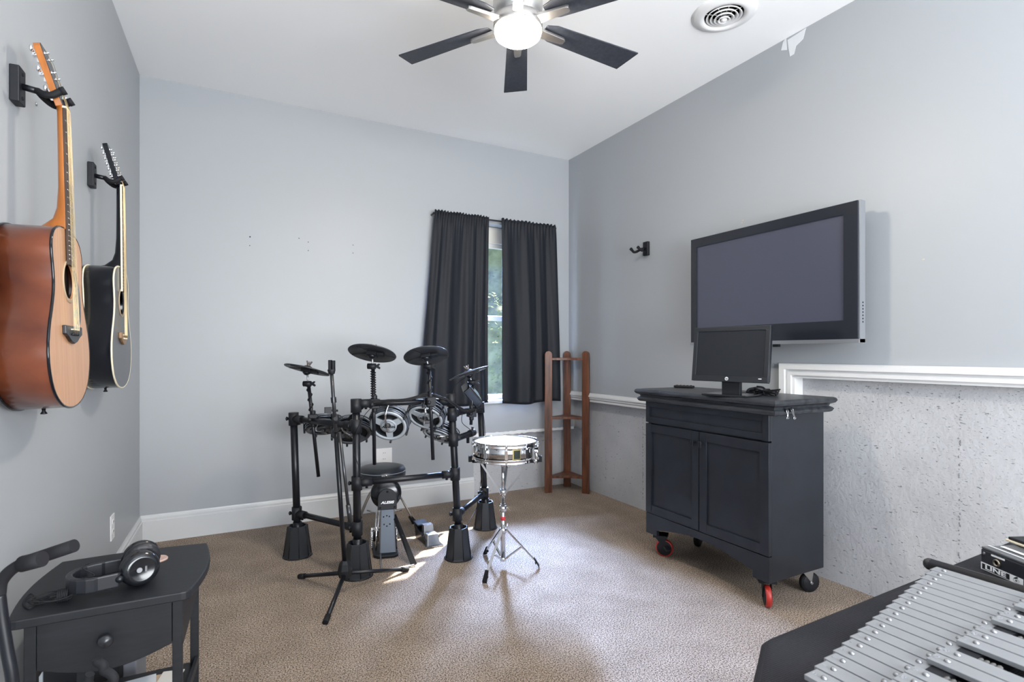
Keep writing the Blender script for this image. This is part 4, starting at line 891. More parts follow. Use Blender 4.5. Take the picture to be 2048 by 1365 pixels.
# cymbals
M_pad = mat('rubber_cymbal', (0.022, 0.025, 0.030), 0.42)
def cymbal(label, c_, tiltF, roll, R_, pole_top, pole_bot, clampx, wraps=False):
    n_ = (UP*math.cos(tiltF)+FW*math.sin(tiltF)); n_ = Matrix.Rotation(roll, 3, FW) @ n_; n_.normalize()
    cy = thing('cymbal_pad', label, 'cymbal', pole_bot, group='electronic cymbals on the drum rack')
    pl_ = MB().lathe(c_, n_, [(0.0001, 0.016), (0.018, 0.015), (0.026, 0.008), (R_*0.6, 0.003), (R_, -0.004), (R_+0.002, -0.007), (R_, -0.010), (R_*0.6, -0.005), (0.03, -0.002), (0.0001, 0.002)], 56).build('cymbal_plate', M_pad, cy)
    e1 = (RT-n_*RT.dot(n_)).normalized(); e2 = n_.cross(e1)
    sg = MB()
    for a in (PI*0.08, PI*0.92, PI*1.35):
        d_ = e1*math.cos(a)+e2*math.sin(a); sg.tube([c_+d_*0.035-n_*0.0050, c_+d_*R_*0.97-n_*0.0105], 0.0016, 5)
    sg.build('edge_seam', M_dark, pl_)
    q = Matrix((e1, e2, n_)).transposed()
    MB().box(c_-n_*0.012, (0.052, 0.048, 0.018), q).box(c_-n_*0.012+e1*0.045-e2*0.004, (0.035, 0.036, 0.012), q).build('sensor_box', M_blackm, pl_, bevel=0.002)
    MB().lathe(c_-n_*0.020, -n_, [(0.020, 0), (0.022, 0.004), (0.016, 0.010), (0.008, 0.016)], 12).build('lower_washer', M_black, cy)
    MB().cyl(c_+n_*0.014, c_+n_*0.026, 0.010).prism([c_+n_*0.024+e1*a+n_*b-e2*0.004 for a, b in ((-0.009, 0), (0.009, 0), (0.017, 0.018), (0.011, 0.020), (0.006, 0.010), (-0.006, 0.010), (-0.011, 0.020), (-0.017, 0.018))], e2*0.008).build('wing_nut', mat('wing_nut_brown', (0.10, 0.085, 0.08), 0.45), cy)
    MB().cyl(c_-n_*0.010, pole_top-UP*0.022, 0.0048).cyl(c_+n_*0.01, c_+n_*0.040, 0.003).build('tilter_rod', M_steel, cy)
    pm = MB().cyl(pole_top, pole_bot, 0.0095).build('pole', M_black, cy)
    MB().cyl(pole_top-RT*0.028, pole_top+RT*0.014, 0.015, n=16).cyl(pole_top-UP*0.016, pole_top+UP*0.01, 0.014).prism([pole_top+RT*a+UP*b for a, b in ((0.014, -0.006), (0.034, -0.016), (0.038, -0.008), (0.028, 0.0), (0.036, 0.010), (0.030, 0.014), (0.014, 0.006))], FW*0.008).build('tilter_clamp', M_blackm, cy)
    if clampx is not None:
        p = clampx; MB().box(p, (0.05, 0.045, 0.05)).cyl(p+UP*0.02, p+UP*0.045, 0.014).cyl(p-UP*0.02, p-UP*0.045, 0.014).cyl(p-FW*0.05, p, 0.007).ball(p-FW*0.05, 0.012, 10).build('rack_clamp', M_blackm, cy, bevel=0.004)
    if wraps:
        wr_ = MB(); L_ = (pole_bot-pole_top); ax = L_.normalized(); U_ = ax.orthogonal().normalized(); W_ = ax.cross(U_); pts = []
        for i in range(wraps*12+1):
            a = 2*PI*i/12; pts.append(pole_top+L_*(0.05+0.32*i/(wraps*12))+(U_*math.cos(a)+W_*math.sin(a))*0.0125)
        wr_.tube(pts, 0.0028, 5); wr_.build('wrapped_cable', M_rubber, cy)
    return cy
cA = P(615, 738, 2.98); cB = P(745, 705, 2.84); cC = P(852, 710, 2.92); cD = P(937, 745, 3.25)
R8 = math.radians
cymbal('round black electronic cymbal at the far left of the drum rack', cA, R8(13), R8(11), 0.120, P(617, 768, 2.98), P(637, 954, 2.98), P(626, 838, 2.98), 3)
cymbal('round black electronic cymbal on the cable-wrapped pole above the drum stool', cB, R8(22), R8(5), 0.123, P(746, 733, 2.84), P(749, 930, 2.84), P(749, 808, 2.84), 13)
cymbal('round black electronic cymbal in front of the left curtain', cC, R8(24), R8(-10), 0.118, P(858, 733, 2.92), P(866, 920, 2.92), P(861, 804, 2.92), 3)
cymbal('round black electronic cymbal tilted edge-on in front of the window, right end of rack', cD, R8(4), R8(-20), 0.122, P(946, 765, 3.25), P(942, 850, 3.25), P(943, 826, 3.25))
# drum pads
M_paddark = mat('pad_dark_plastic', (0.07, 0.075, 0.085), 0.35)
def pad(label, c_, th, roll, R_, rack_pt, logo=True, spin=0.0, hh=0.060, plate=M_padgrey):
    n_ = FW*math.cos(th)+UP*math.sin(th); n_ = Matrix.Rotation(roll, 3, FW) @ n_ if th > 0 else n_; n_.normalize()
    e1 = (RT-n_*RT.dot(n_)).normalized(); e1 = Matrix.Rotation(roll, 3, n_) @ e1; e2 = e1.cross(n_)*-1; e2 = n_.cross(e1)*-1
    if e2.z < 0: e2 = -e2
    dp_ = thing('drum_pad', label, 'drum pad', c_, group='electronic drum pads on the rack')
    MB().lathe(c_, n_, [(R_*0.80, 0.004), (R_*0.97, 0.0), (R_*0.985, hh*0.4), (R_*0.985, hh*0.8), (R_*0.93, hh*0.8), (R_*0.93, 0.02), (0.0001, 0.02)], 48).build('shell', M_gloss, dp_)
    hp_ = MB()
    for z, r in ((0.006, R_*1.0), (0.018, R_*1.005), (hh*0.62, R_*1.03), (hh*0.86, R_*1.05)): hp_.torus(c_+n_*z, n_, r, 0.0036, 56, 8)
    hp_.build('hoops', mat('hoop_blue_grey', (0.16, 0.18, 0.22), 0.22, 0.6), dp_)
    MB().lathe(c_, n_, [(R_*0.93, hh*0.80), (0.0001, hh*0.80)], 40).build('mesh_head', mat('mesh_head', (0.30, 0.31, 0.33), 0.7), dp_)
    q = MB()
    ro, ri = R_*0.97, R_*0.80
    q.lathe(c_-n_*0.001, n_, [(ro, 0), (ro, -0.004), (ri, -0.004), (ri, 0.004), (ro, 0.0)], 56, cap=False)
    for k in range(3):
        a = spin+PI/2+PI+k*2*PI/3; u_ = e1*math.cos(a)+e2*math.sin(a); v_ = n_.cross(u_).normalized()
        q.prism([c_-n_*0.004+u_*(R_*0.3)+v_*R_*0.20, c_-n_*0.004+u_*(R_*0.3)-v_*R_*0.20, c_-n_*0.004+u_*(R_*0.83)-v_*R_*0.15, c_-n_*0.004+u_*(R_*0.83)+v_*R_*0.15], n_*0.006)
    q.lathe(c_-n_*0.004, n_, [(R_*0.44, 0.008), (R_*0.44, -0.002), (R_*0.41, -0.005), (0.0001, -0.005)], 44)
    q.build('underside_plate', plate, dp_)
    MB().torus(c_-n_*0.0095, n_, R_*0.37, 0.0008, 40, 6).build('hub_ring', M_dark, dp_)
    if logo: text('ALESIS', R_*0.20, M_dark, 'maker_lettering', dp_, c_-n_*0.0100-e2*R_*0.02, e1, e2, depth=0.0004, bold=0.0006, shear=0.25, sx=1.25)
    for k in range(6):
        lg_ = MB()
        a = spin+PI/2+k*PI/3; u_ = e1*math.cos(a)+e2*math.sin(a); p = c_+u_*R_*1.06; lg_.cyl(p-n_*0.008, p+n_*hh*0.8, 0.0058, n=10).cyl(p-u_*0.014+n_*0.012, p+n_*0.012, 0.008, n=8).ball(p-n_*0.010, 0.0065, 8); lg_.build('tension_lug', M_black, dp_)
    mt = MB().lathe(c_-n_*0.009+e2*R_*0.12, -n_, [(0.016, 0), (0.015, 0.010), (0.010, 0.014)], 14).box(c_-n_*0.018+e2*R_*0.18, (0.020, 0.022, 0.022)).build('mount_clamp', M_black, dp_, bevel=0.003)
    if rack_pt is not None:
        MB().tube(sm_path([c_-n_*0.022-e2*R_*0.25, c_-n_*0.022+e2*R_*0.25, c_-n_*0.03+e2*R_*0.9, rack_pt], 6), 0.0052, 10).build('mounting_rod', M_chrome, dp_)
    return dp_
pad('drum pad with fully visible grey spoked underside hanging directly above the drum stool', P(777, 852, 2.90), R8(31), R8(0), 0.100, ub(0.33), True, 0.0)
pad('drum pad with grey spoked underside crossed by the pole of the curtain side cymbal', P(851, 836, 2.98), R8(46), R8(12), 0.100, ub(0.70), True, 0.2)
pad('drum pad seen nearly edge-on, lowest and rightmost of the pads on the rack', P(878, 872, 3.10), R8(62), R8(18), 0.100, s0+(s1-s0)*0.4, False, 0.4)
pad('dark electronic drum pad behind the front left rack post', P(704, 868, 3.02), R8(52), R8(-16), 0.105, lerp(u01, u10, 0.78), False, 0.3, plate=M_paddark)
pad('dark electronic drum pad hanging at the left rack arm beside the leaning cymbal pole', P(648, 858, 3.12), R8(66), R8(-12), 0.100, lerp(u01, u10, 0.42), False, 0.1, plate=M_paddark)
# drum module
mc_ = P(944, 790, 3.30); e1 = RT; RQ = Matrix.Rotation(-YAW, 3, 'Z') @ Matrix.Rotation(R8(-38), 3, 'Y') @ Matrix.Rotation(R8(18), 3, 'X')
dm = thing('drum_module', 'glossy black drum module box clamped at the right rack arm by the window', 'drum module', mc_)
MB().box(mc_, (0.055, 0.13, 0.135), RQ).build('module_case', M_gloss, dm, bevel=0.008)
MB().box(mc_+RQ @ V((0.030, 0, 0.01)), (0.004, 0.10, 0.09), RQ).build('module_face', mat('module_silver', (0.35, 0.37, 0.42), 0.2, 0.8), dm, bevel=0.002)
kb = MB()
for i in range(4): kb.cyl(mc_+RQ @ V((-0.0275, -0.045+i*0.022, -0.02)), mc_+RQ @ V((-0.031, -0.045+i*0.022, -0.02)), 0.005, n=10)
kb.build('jack_sockets', M_steel, dm)
MB().cyl(mc_+RQ @ V((0.0, 0, -0.066)), P(944, 824, 3.28), 0.008).build('module_mount', M_black, dm)
# cables
cab = MB(); rnd = random.Random(11)
def wob(p, s=0.008): return p+V((rnd.uniform(-s, s), rnd.uniform(-s, s), rnd.uniform(-s*0.6, s)))
keys = [P(700, 836, 2.86), P(722, 818, 2.80), P(745, 806, 2.80), P(775, 803, 2.82), P(815, 801, 2.88), P(855, 790, 2.92), P(880, 795, 2.94), P(905, 808, 2.95), P(925, 822, 3.05), P(950, 822, 3.25), P(962, 806, 3.40)]
for k in range(14):
    i0 = rnd.choice((0, 1, 2, 2)); i1 = rnd.choice((9, 10, 11, 11)); cab.tube(sm_path([wob(p) for p in keys[i0:i1]], 5), 0.0034, 6)
for k in range(5): cab.tube(sm_path([wob(p, 0.010) for p in (P(655, 850, 3.0), P(668, 842, 2.98), P(690, 848, 2.93), P(700, 838, 2.90), P(725, 815, 2.84), P(750, 806, 2.82))], 5), 0.0034, 6)
for k in range(6): cab.tube(sm_path([wob(p, 0.008) for p in (P(598, 842, 3.0), P(618, 846, 2.99), P(634, 838, 2.97), P(650, 845, 2.97), P(662, 852, 2.98))], 5), 0.0034, 6)
cab.tube(sm_path([P(752, 808, 2.80), P(730, 830, 2.78), P(715, 860, 2.74), P(706, 895, 2.73), P(716, 930, 2.73), P(722, 962, 2.74)], 6), 0.0018, 6)
cab.tube(sm_path([P(925, 825, 3.05), P(924, 845, 3.06), P(938, 858, 3.08), P(948, 868, 3.1), P(944, 874, 3.1)], 6), 0.0018, 6)
cab.tube(sm_path([P(965, 815, 3.48), P(969, 850, 3.47), P(971, 900, 3.47), P(962, 960, 3.47), P(955, 1010, 3.4), P(935, 1050, 3.2)], 6), 0.0018, 6)
cab.tube(sm_path([P(936, 752, 3.25), P(912, 770, 3.15), P(906, 790, 3.05), P(905, 806, 3.0)], 6), 0.0018, 6)
cab.build('cable_bundle', M_rubber); tag(bpy.data.objects['cable_bundle'], 'bundle of thin black cables draped along the top bars of the drum rack', 'cable')

# kick pad tower
kd = FPX*H/(1112-706); KO = onZ(775, 1112, 0)
kt = thing('kick_drum_pad', 'black kick drum tower with round head, upright plate and pedal', 'kick drum pad', KO)
ka = R8(14); kr = (Matrix.Rotation(ka, 3, 'Z') @ RT); kf = (Matrix.Rotation(ka, 3, 'Z') @ -FW)     # right, toward the lens
def kq(a, b, z): return KO+kr*a+kf*b+UP*z
Mkick = mat('kick_steel_black', (0.05, 0.06, 0.075), 0.32, 0.5)
hgt = 0.246; lean = -0.06
MB().prism([kq(-0.040, 0.0, 0.01), kq(0.045, 0.0, 0.01), kq(0.036, lean, hgt), kq(-0.034, lean, hgt)], kf*-0.008).build('upright_plate', Mkick, kt, bevel=0.001)
MB().prism([kq(0.045, 0.0, 0.01), kq(0.045, -0.05, 0.01), kq(0.036, lean-0.04, hgt), kq(0.036, lean, hgt)], kr*0.003).prism([kq(-0.040, 0.0, 0.01), kq(-0.040, -0.05, 0.01), kq(-0.034, lean-0.04, hgt), kq(-0.034, lean, hgt)], kr*-0.003).build('side_flange', M_black, kt)
hc_ = kq(-0.006, lean-0.052, hgt+0.078); ax = (kf+UP*0.16).normalized()
MB().lathe(hc_, ax, [(0.0001, -0.012), (0.060, -0.012), (0.084, -0.006), (0.088, 0.008), (0.084, 0.024), (0.060, 0.034), (0.0001, 0.036)], 48).build('round_head', M_gloss, kt)
fc_ = kq(0.0, lean+0.004, hgt+0.040); ku = ax.cross(kr).normalized(); ku = ku if ku.z > 0 else -ku
fp_ = [(-0.053, -0.042), (0.053, -0.042), (0.053, 0.022)]+[(0.053*math.cos(t), 0.022+0.053*math.sin(t)) for t in [PI*i/14 for i in range(1, 14)]]+[(-0.053, 0.022)]
fpo = MB().prism([fc_+kr*a+ku*b-ax*0.010 for a, b in fp_], ax*0.016).build('front_plate', M_blackm, kt, bevel=0.003)
text('ALESIS', 0.019, M_wtext, 'maker_lettering', fpo, fc_+ax*0.0068-ku*0.002, kr, ku, bold=0.0007, shear=0.25, sx=1.3)
mb = MB()
for a, b in ((0, 0.058), (-0.040, -0.030), (0.040, -0.030)): mb.lathe(fc_+kr*a+ku*b+ax*0.006, ax, [(0.0065, 0), (0.005, 0.002)], 14)
mb.build('plate_bolts', M_dark, fpo)
pbt = MB()
for a, b in ((-0.02, 0.205), (0.012, 0.205), (-0.018, 0.165), (0.014, 0.165), (-0.003, 0.21), (-0.003, 0.155)): t = (b-0.01)/(hgt-0.01); pbt.cyl(kq(a, lean*t, b)+kf*0.001, kq(a, lean*t, b)+kf*0.003, 0.004, n=10)
pbt.build('plate_rivets', M_dark, kt)
MB().prism([kq(a, b, 0.002) for a, b in ((-0.085, -0.16), (-0.075, 0.02), (-0.05, 0.045), (0.04, 0.045), (0.058, 0.025), (0.058, -0.16))], (0, 0, 0.014)).build('base_plate', M_black, kt, bevel=0.002)
MB().prism([kq(0.030, lean, 0.20), kq(0.048, lean, 0.215), kq(0.150, 0.195, 0.012), kq(0.118, 0.195, 0.006)], kf*-0.006).build('side_strut', M_black, kt)
MB().tube([kq(0.142, 0.19, 0.008), kq(0.10, 0.20, 0.006), kq(0.0, 0.215, 0.006), kq(-0.035, 0.215, 0.006), kq(-0.038, 0.02, 0.02)], 0.004, 8).build('wire_foot', M_steel, kt)
MB().lathe(hc_+UP*0.086, UP, [(0.006, 0), (0.006, 0.012), (0.010, 0.014), (0.010, 0.020)], 12).box(hc_+UP*0.100-kr*0.010, (0.03, 0.008, 0.006)).build('top_wing_screw', M_chrome, kt)
pdl = MB(); pdl.cyl(kq(-0.062, -0.055, 0.01), kq(-0.060, -0.055, 0.150), 0.0055).cyl(kq(-0.086, -0.055, 0.02), kq(-0.086, -0.055, 0.145), 0.006).cyl(kq(-0.092, -0.055, 0.140), kq(0.05, -0.055, 0.140), 0.005).cyl(kq(0.052, -0.055, 0.01), kq(0.052, -0.055, 0.150), 0.0055)
pdl.build('pedal_frame', M_chrome, kt)
sp_ = MB(); sp_.tube([kq(-0.086+0.008*math.cos(i*0.9), -0.055+0.008*math.sin(i*0.9), 0.035+0.0016*i) for i in range(60)], 0.0014, 5); sp_.build('pedal_spring', M_chrome, kt)
MB().prism([kq(a, b, z) for a, b, z in ((-0.035, -0.06, 0.12), (0.035, -0.06, 0.12), (0.035, -0.30, 0.035), (-0.035, -0.30, 0.035))], (0, 0, 0.006)).build('footboard', M_steel, kt)
# hi-hat pedal
HO = onZ(862, 1088, 0)
hh_ = thing('hi_hat_pedal', 'low silver and black hi-hat pedal on the carpet beside the kick tower', 'pedal', HO)
a0 = onZ(878, 1102, 0); a1 = onZ(840, 1072, 0); hd_ = (a1-a0); hd_.z = 0; hd_.normalize(); hr = V((hd_.y, -hd_.x, 0))
if hr.dot(RT) < 0: hr = -hr
def hq2(a, b, z): return HO+hr*a+hd_*b+UP*z
MB().prism([hq2(a, b, 0.001) for a, b in ((-0.055, -0.065), (0.05, -0.075), (0.055, 0.14), (-0.045, 0.14))], (0, 0, 0.006)).build('base_plate', M_chrome, hh_, bevel=0.002)
MB().prism([hq2(-0.048, b, z) for b, z in ((-0.035, 0.007), (-0.03, 0.03), (0.14, 0.085), (0.16, 0.085), (0.155, 0.07), (0.14, 0.05), (0.13, 0.007))], hr*0.088).build('pedal_body', M_gloss, hh_, bevel=0.003)
Mtr = mat('pedal_silver', (0.55, 0.56, 0.58), 0.28, 0.9)
MB().prism([hq2(a, b, z) for a, b, z in ((-0.042, -0.052, 0.007), (0.036, -0.052, 0.007), (0.030, -0.034, 0.066), (-0.034, -0.034, 0.066))], hd_*0.05).build('heel_block', Mtr, hh_, bevel=0.002)
MB().prism([hq2(a, b, z) for a, b, z in ((-0.030, 0.030, 0.03), (0.036, 0.030, 0.03), (0.032, 0.045, 0.100), (-0.026, 0.045, 0.100))], hd_*0.04).build('middle_block', Mtr, hh_, bevel=0.002)
MB().prism([hq2(a, b, z) for a, b, z in ((-0.052, 0.08, 0.088), (0.020, 0.08, 0.088), (0.020, 0.165, 0.094), (-0.052, 0.165, 0.094))], (0, 0, 0.008)).build('toe_plate', M_blackm, hh_, bevel=0.002)

# drum stool
dt = 3.50; SO = FW*dt+RT*((765-1024)/FPX*dt); zs = H-(931-706)/FPX*dt
st_ = thing('drum_stool', 'round black padded drum stool behind the kick tower', 'stool', (SO.x, SO.y, 0))
MB().lathe((SO.x, SO.y, 0), UP, [(0.05, zs-0.095), (0.132, zs-0.093), (0.146, zs-0.08), (0.1475, zs-0.05), (0.147, zs-0.030), (0.136, zs-0.010), (0.10, zs-0.001), (0.0001, zs)], 56).build('seat', mat('black_vinyl', (0.020, 0.023, 0.028), 0.33), st_)
MB().torus((SO.x, SO.y, zs-0.033), UP, 0.1475, 0.0022, 64, 6).build('seat_piping', mat('piping_grey', (0.30, 0.33, 0.38), 0.4), st_)
MB().cyl((SO.x, SO.y, 0.10), (SO.x, SO.y, zs-0.09), 0.013).cyl((SO.x, SO.y, zs-0.17), (SO.x, SO.y, zs-0.12), 0.02).build('centre_post', M_chrome, st_)
fa = onZ(828, 1048, 0)-SO; fa.z = 0; a0 = math.atan2(fa.y, fa.x); rl = fa.length
for k in range(3):
    a = a0+k*2*PI/3; u = V((math.cos(a), math.sin(a), 0)); v_ = u.cross(UP); s3 = V((SO.x, SO.y, 0))
    mb = MB()
    for q in (-0.010, 0.010): mb.tube(sm_path([s3+u*0.012+v_*q+UP*(zs-0.13), s3+u*0.10+v_*q+UP*(zs-0.19), s3+u*(rl-0.015)+v_*q*0.6+UP*0.035], 6), 0.0055, 8)
    lg2 = mb.build('leg', M_chrome, st_)
    MB().cyl(s3+u*(rl-0.03)+UP*0.055, s3+u*(rl+0.008)+UP*0.001, 0.011, 0.018, n=14).build('rubber_foot', M_rubber, lg2)
    MB().tube([s3+u*0.012+UP*0.10, s3+u*0.13+UP*0.105], 0.005, 6).build('brace', M_chrome, st_)

# microphone stand
ML_ = [onZ(602, 1158, 0), onZ(812, 1144, 0), onZ(652, 1248, 0)]; md = FW*2.585+RT*((690-1024)/FPX*2.585)
ms_ = thing('microphone_stand', 'black tripod microphone stand with folded boom in front of the drum rack', 'microphone stand', (md.x, md.y, 0))
hub = V((md.x, md.y, H-(1140-706)/FPX*2.585))
for p in ML_:
    a = hub-UP*0.015; q = p+UP*0.012; lo = MB().cyl(a, q, 0.0098).build('leg', M_black, ms_); u = (q-a).normalized()
    MB().cyl(q-u*0.03, q+u*0.012, 0.0125).build('rubber_foot', M_rubber, lo)
MB().lathe(hub, UP, [(0.018, -0.045), (0.030, -0.035), (0.034, 0.0), (0.028, 0.03), (0.018, 0.045)], 6, smooth=False).build('tripod_hub', M_blackm, ms_, bevel=0.004)
ptop = P(663, 745, 2.585); pj = P(677, 858, 2.585)
MB().cyl(hub, P(671, 857, 2.585), 0.0105).build('lower_tube', M_black, ms_)
MB().cyl(P(671.5, 865, 2.575), P(662.5, 738, 2.585), 0.0085).build('boom_tube', mat('boom_steel', (0.06, 0.062, 0.068), 0.28, 0.7), ms_)
MB().cyl(P(679, 865, 2.565), P(700, 1042, 2.56), 0.0075).cyl(P(696, 1010, 2.56), P(701, 1045, 2.56), 0.0105).build('counterweight_tube', mat('boom_steel', (0, 0, 0)), ms_)
MB().cyl(P(666.6, 795, 2.585), P(667.8, 806, 2.585), 0.0125).cyl(P(672, 830, 2.585), P(673, 848, 2.58), 0.013).cyl(P(671, 838, 2.56), P(671, 838, 2.52), 0.009).cyl(P(676, 822, 2.58), P(655, 821, 2.57), 0.005).box(P(656, 821, 2.57), (0.03, 0.02, 0.028)).build('boom_clutch', M_blackm, ms_)
mt_ = P(663, 732, 2.585)
MB().box(mt_-RT*0.006, (0.012, 0.028, 0.055), Matrix.Rotation(-YAW, 3, 'Z')).box(mt_+RT*0.010, (0.010, 0.026, 0.050), Matrix.Rotation(-YAW, 3, 'Z')).cyl(mt_-UP*0.04, mt_-UP*0.018, 0.014, 0.019).build('microphone_clip', M_blackm, ms_, bevel=0.002)

# snare drum and its stand
sd = 2.88; SN = FW*sd+RT*((1006-1024)/FPX*sd); SN.z = 0
NP = [onZ(971, 1166, 0), onZ(1074, 1136, 0), onZ(972, 1112, 0)]
sc_ = V((SN.x, SN.y, 0)); ztp = H-(880-706)/FPX*sd; SH = 0.100
CS = sc_+RT*0.012
sn = thing('snare_drum', 'shiny chrome snare drum with white head resting on its stand', 'snare drum', (CS.x, CS.y, ztp-SH))
Rn = 0.165
MB().lathe((CS.x, CS.y, 0), UP, [(Rn, ztp-SH+0.012), (Rn, ztp-SH*0.55), (Rn+0.002, ztp-SH*0.5), (Rn, ztp-SH*0.45), (Rn, ztp-0.012)], 72, cap=False).build('shell', mat('snare_chrome', (0.55, 0.56, 0.58), 0.08, 1.0), sn)
for z, s_ in ((ztp, 1), (ztp-SH, -1)):
    MB().lathe((CS.x, CS.y, z), UP*s_, [(Rn+0.010, -0.022), (Rn+0.012, -0.020), (Rn+0.007, -0.014), (Rn+0.007, -0.003), (Rn+0.011, 0.0), (Rn+0.004, 0.0), (Rn+0.003, -0.02)], 72, cap=False).build('hoop', M_chrome, sn)
MB().lathe((CS.x, CS.y, ztp), UP, [(Rn+0.003, -0.009), (Rn-0.006, -0.006), (0.0001, -0.006)], 60).build('batter_head', mat('drum_head_white', (0.50, 0.51, 0.52), 0.5), sn)
MB().lathe((CS.x, CS.y, ztp-SH), UP, [(Rn+0.002, 0.010), (0.0001, 0.008)], 48).build('resonant_head', mat('clear_head', (0.45, 0.46, 0.48), 0.3), sn)
for k in range(10):
    a = 2*PI*k/10+math.atan2(-FW.y, -FW.x)+0.04; u = V((math.cos(a), math.sin(a), 0)); v_ = u.cross(UP); p = CS+u*(Rn+0.012)
    R_ = Matrix.Rotation(a, 3, 'Z'); lug = MB().box(CS+u*(Rn+0.008)+UP*(ztp-SH*0.5), (0.016, 0.017, 0.046), R_).cyl(p+UP*(ztp-0.018), p+UP*(ztp-SH+0.018), 0.003, n=8).build('tension_lug', M_chrome, sn, bevel=0.003)
    MB().box(CS+u*(Rn+0.013)+UP*(ztp-0.012), (0.012, 0.010, 0.012), R_).box(CS+u*(Rn+0.013)+UP*(ztp-SH+0.012), (0.012, 0.010, 0.012), R_).cyl(p+u*0.001+UP*(ztp-0.008), p+u*0.001+UP*(ztp+0.002), 0.004, n=6).build('hoop_claw', M_chrome, lug)
ab = math.atan2(-FW.y, -FW.x)+0.36
bdg = MB(); 
for i in range(6):
    a = ab-0.13+0.26*i/6; b = ab-0.13+0.26*(i+1)/6
    bdg.prism([CS+V((math.cos(t)*(Rn+0.001), math.sin(t)*(Rn+0.001), z)) for t, z in ((a, ztp-SH*0.78), (b, ztp-SH*0.78), (b, ztp-SH*0.24), (a, ztp-SH*0.24))], V((math.cos(ab), math.sin(ab), 0))*0.0012)
bo_ = bdg.build('gold_badge', mat('badge_gold', (0.42, 0.35, 0.16), 0.3, 1), sn)
bdg = MB()
for i in range(6):
    a = ab-0.085+0.20*i/6; b = ab-0.085+0.20*(i+1)/6
    bdg.prism([CS+V((math.cos(t)*(Rn+0.0022), math.sin(t)*(Rn+0.0022), z)) for t, z in ((a, ztp-SH*0.73), (b, ztp-SH*0.73), (b, ztp-SH*0.30), (a, ztp-SH*0.30))], V((math.cos(ab), math.sin(ab), 0))*0.0008)
bdg.build('badge_panel', mat('badge_green', (0.006, 0.014, 0.010), 0.3), bo_)
at_ = math.atan2(-FW.y, -FW.x)+0.92; ut = V((math.cos(at_), math.sin(at_), 0)); tp_ = CS+ut*(Rn+0.02)+UP*(ztp-SH*0.5)
MB().box(tp_, (0.028, 0.040, 0.058), Matrix.Rotation(at_, 3, 'Z')).cyl(tp_+UP*0.02+ut*0.01, tp_-UP*0.03+ut*0.022, 0.005).cyl(tp_+ut*0.012-UP*0.03, tp_+ut*0.012-UP*0.055, 0.008).ball(tp_+ut*0.02+UP*0.01, 0.010).build('snare_strainer', M_chrome, sn, bevel=0.003)
ss = thing('snare_stand', 'chrome snare drum tripod stand with black rubber feet', 'drum stand', sc_)
zz = lambda py: H-(py-706)/FPX*sd
MB().cyl(sc_+UP*zz(1008), sc_+UP*(ztp-SH-0.002), 0.0095).build('upper_tube', M_chrome, ss)
MB().cyl(sc_+UP*0.045, sc_+UP*zz(1008), 0.0125).cyl(sc_+UP*(zz(1018)-0.012), sc_+UP*(zz(1018)+0.016), 0.018).build('lower_tube', M_chrome, ss)
MB().cyl(sc_+UP*(zz(1037)-0.010), sc_+UP*(zz(1037)+0.010), 0.0132).build('red_band', mat('red_tape', (0.60, 0.03, 0.04), 0.5), ss)
MB().prism([sc_+RT*a+UP*(zz(1018)+b)-FW*0.003 for a, b in ((0.014, -0.004), (0.026, -0.004), (0.040, -0.016), (0.044, -0.008), (0.036, 0.002), (0.042, 0.012), (0.036, 0.016), (0.024, 0.006), (0.014, 0.005))], FW*0.006).build('wing_screw', M_chrome, ss)
MB().cyl(sc_+UP*0.035, sc_+UP*0.055, 0.016).build('bottom_collar', M_chrome, ss)
cl = MB().cyl(sc_+UP*(zz(1062)-0.012), sc_+UP*(zz(1062)+0.014), 0.0175).cyl(sc_+RT*0.02+UP*zz(1062), sc_+RT*0.024+UP*(zz(1062)+0.04), 0.004); cl.build('leg_collar', M_chrome, ss)
for p in NP:
    u = (p-sc_); u.z = 0; L_ = u.length; u.normalize(); v_ = u.cross(UP); a = sc_+u*0.018+UP*zz(1062); e = p-u*0.006+UP*0.028
    mb = MB()
    mb.prism([a-v_*0.007, a-v_*0.007+UP*0.010, e-v_*0.006+UP*0.009, e-v_*0.006], v_*0.013)
    m_ = a+(e-a)*0.52
    mb.prism([sc_+u*0.014+UP*0.042-v_*0.005, sc_+u*0.014+UP*0.052-v_*0.005, m_-v_*0.005+UP*0.006, m_-v_*0.005-UP*0.003], v_*0.010)
    mb.cyl(m_-v_*0.009, m_+v_*0.009, 0.004, n=8); lg3 = mb.build('leg', M_chrome, ss)
    MB().prism([e+v_*a_+UP*b_-u*0.004 for a_, b_ in ((-0.012, -0.008), (0.012, -0.008), (0.010, 0.016), (-0.010, 0.016))], u*0.006+V((0, 0, 0))).prism([e+v_*a_-u*0.010+UP*0.018 for a_ in (-0.010, 0.010)]+[p+v_*0.013+u*0.012, p-v_*0.013+u*0.012], UP*0.012).build('rubber_foot', M_rubber, lg3, bevel=0.002)
zb2 = ztp-SH
bk = sc_+UP*(zz(985))
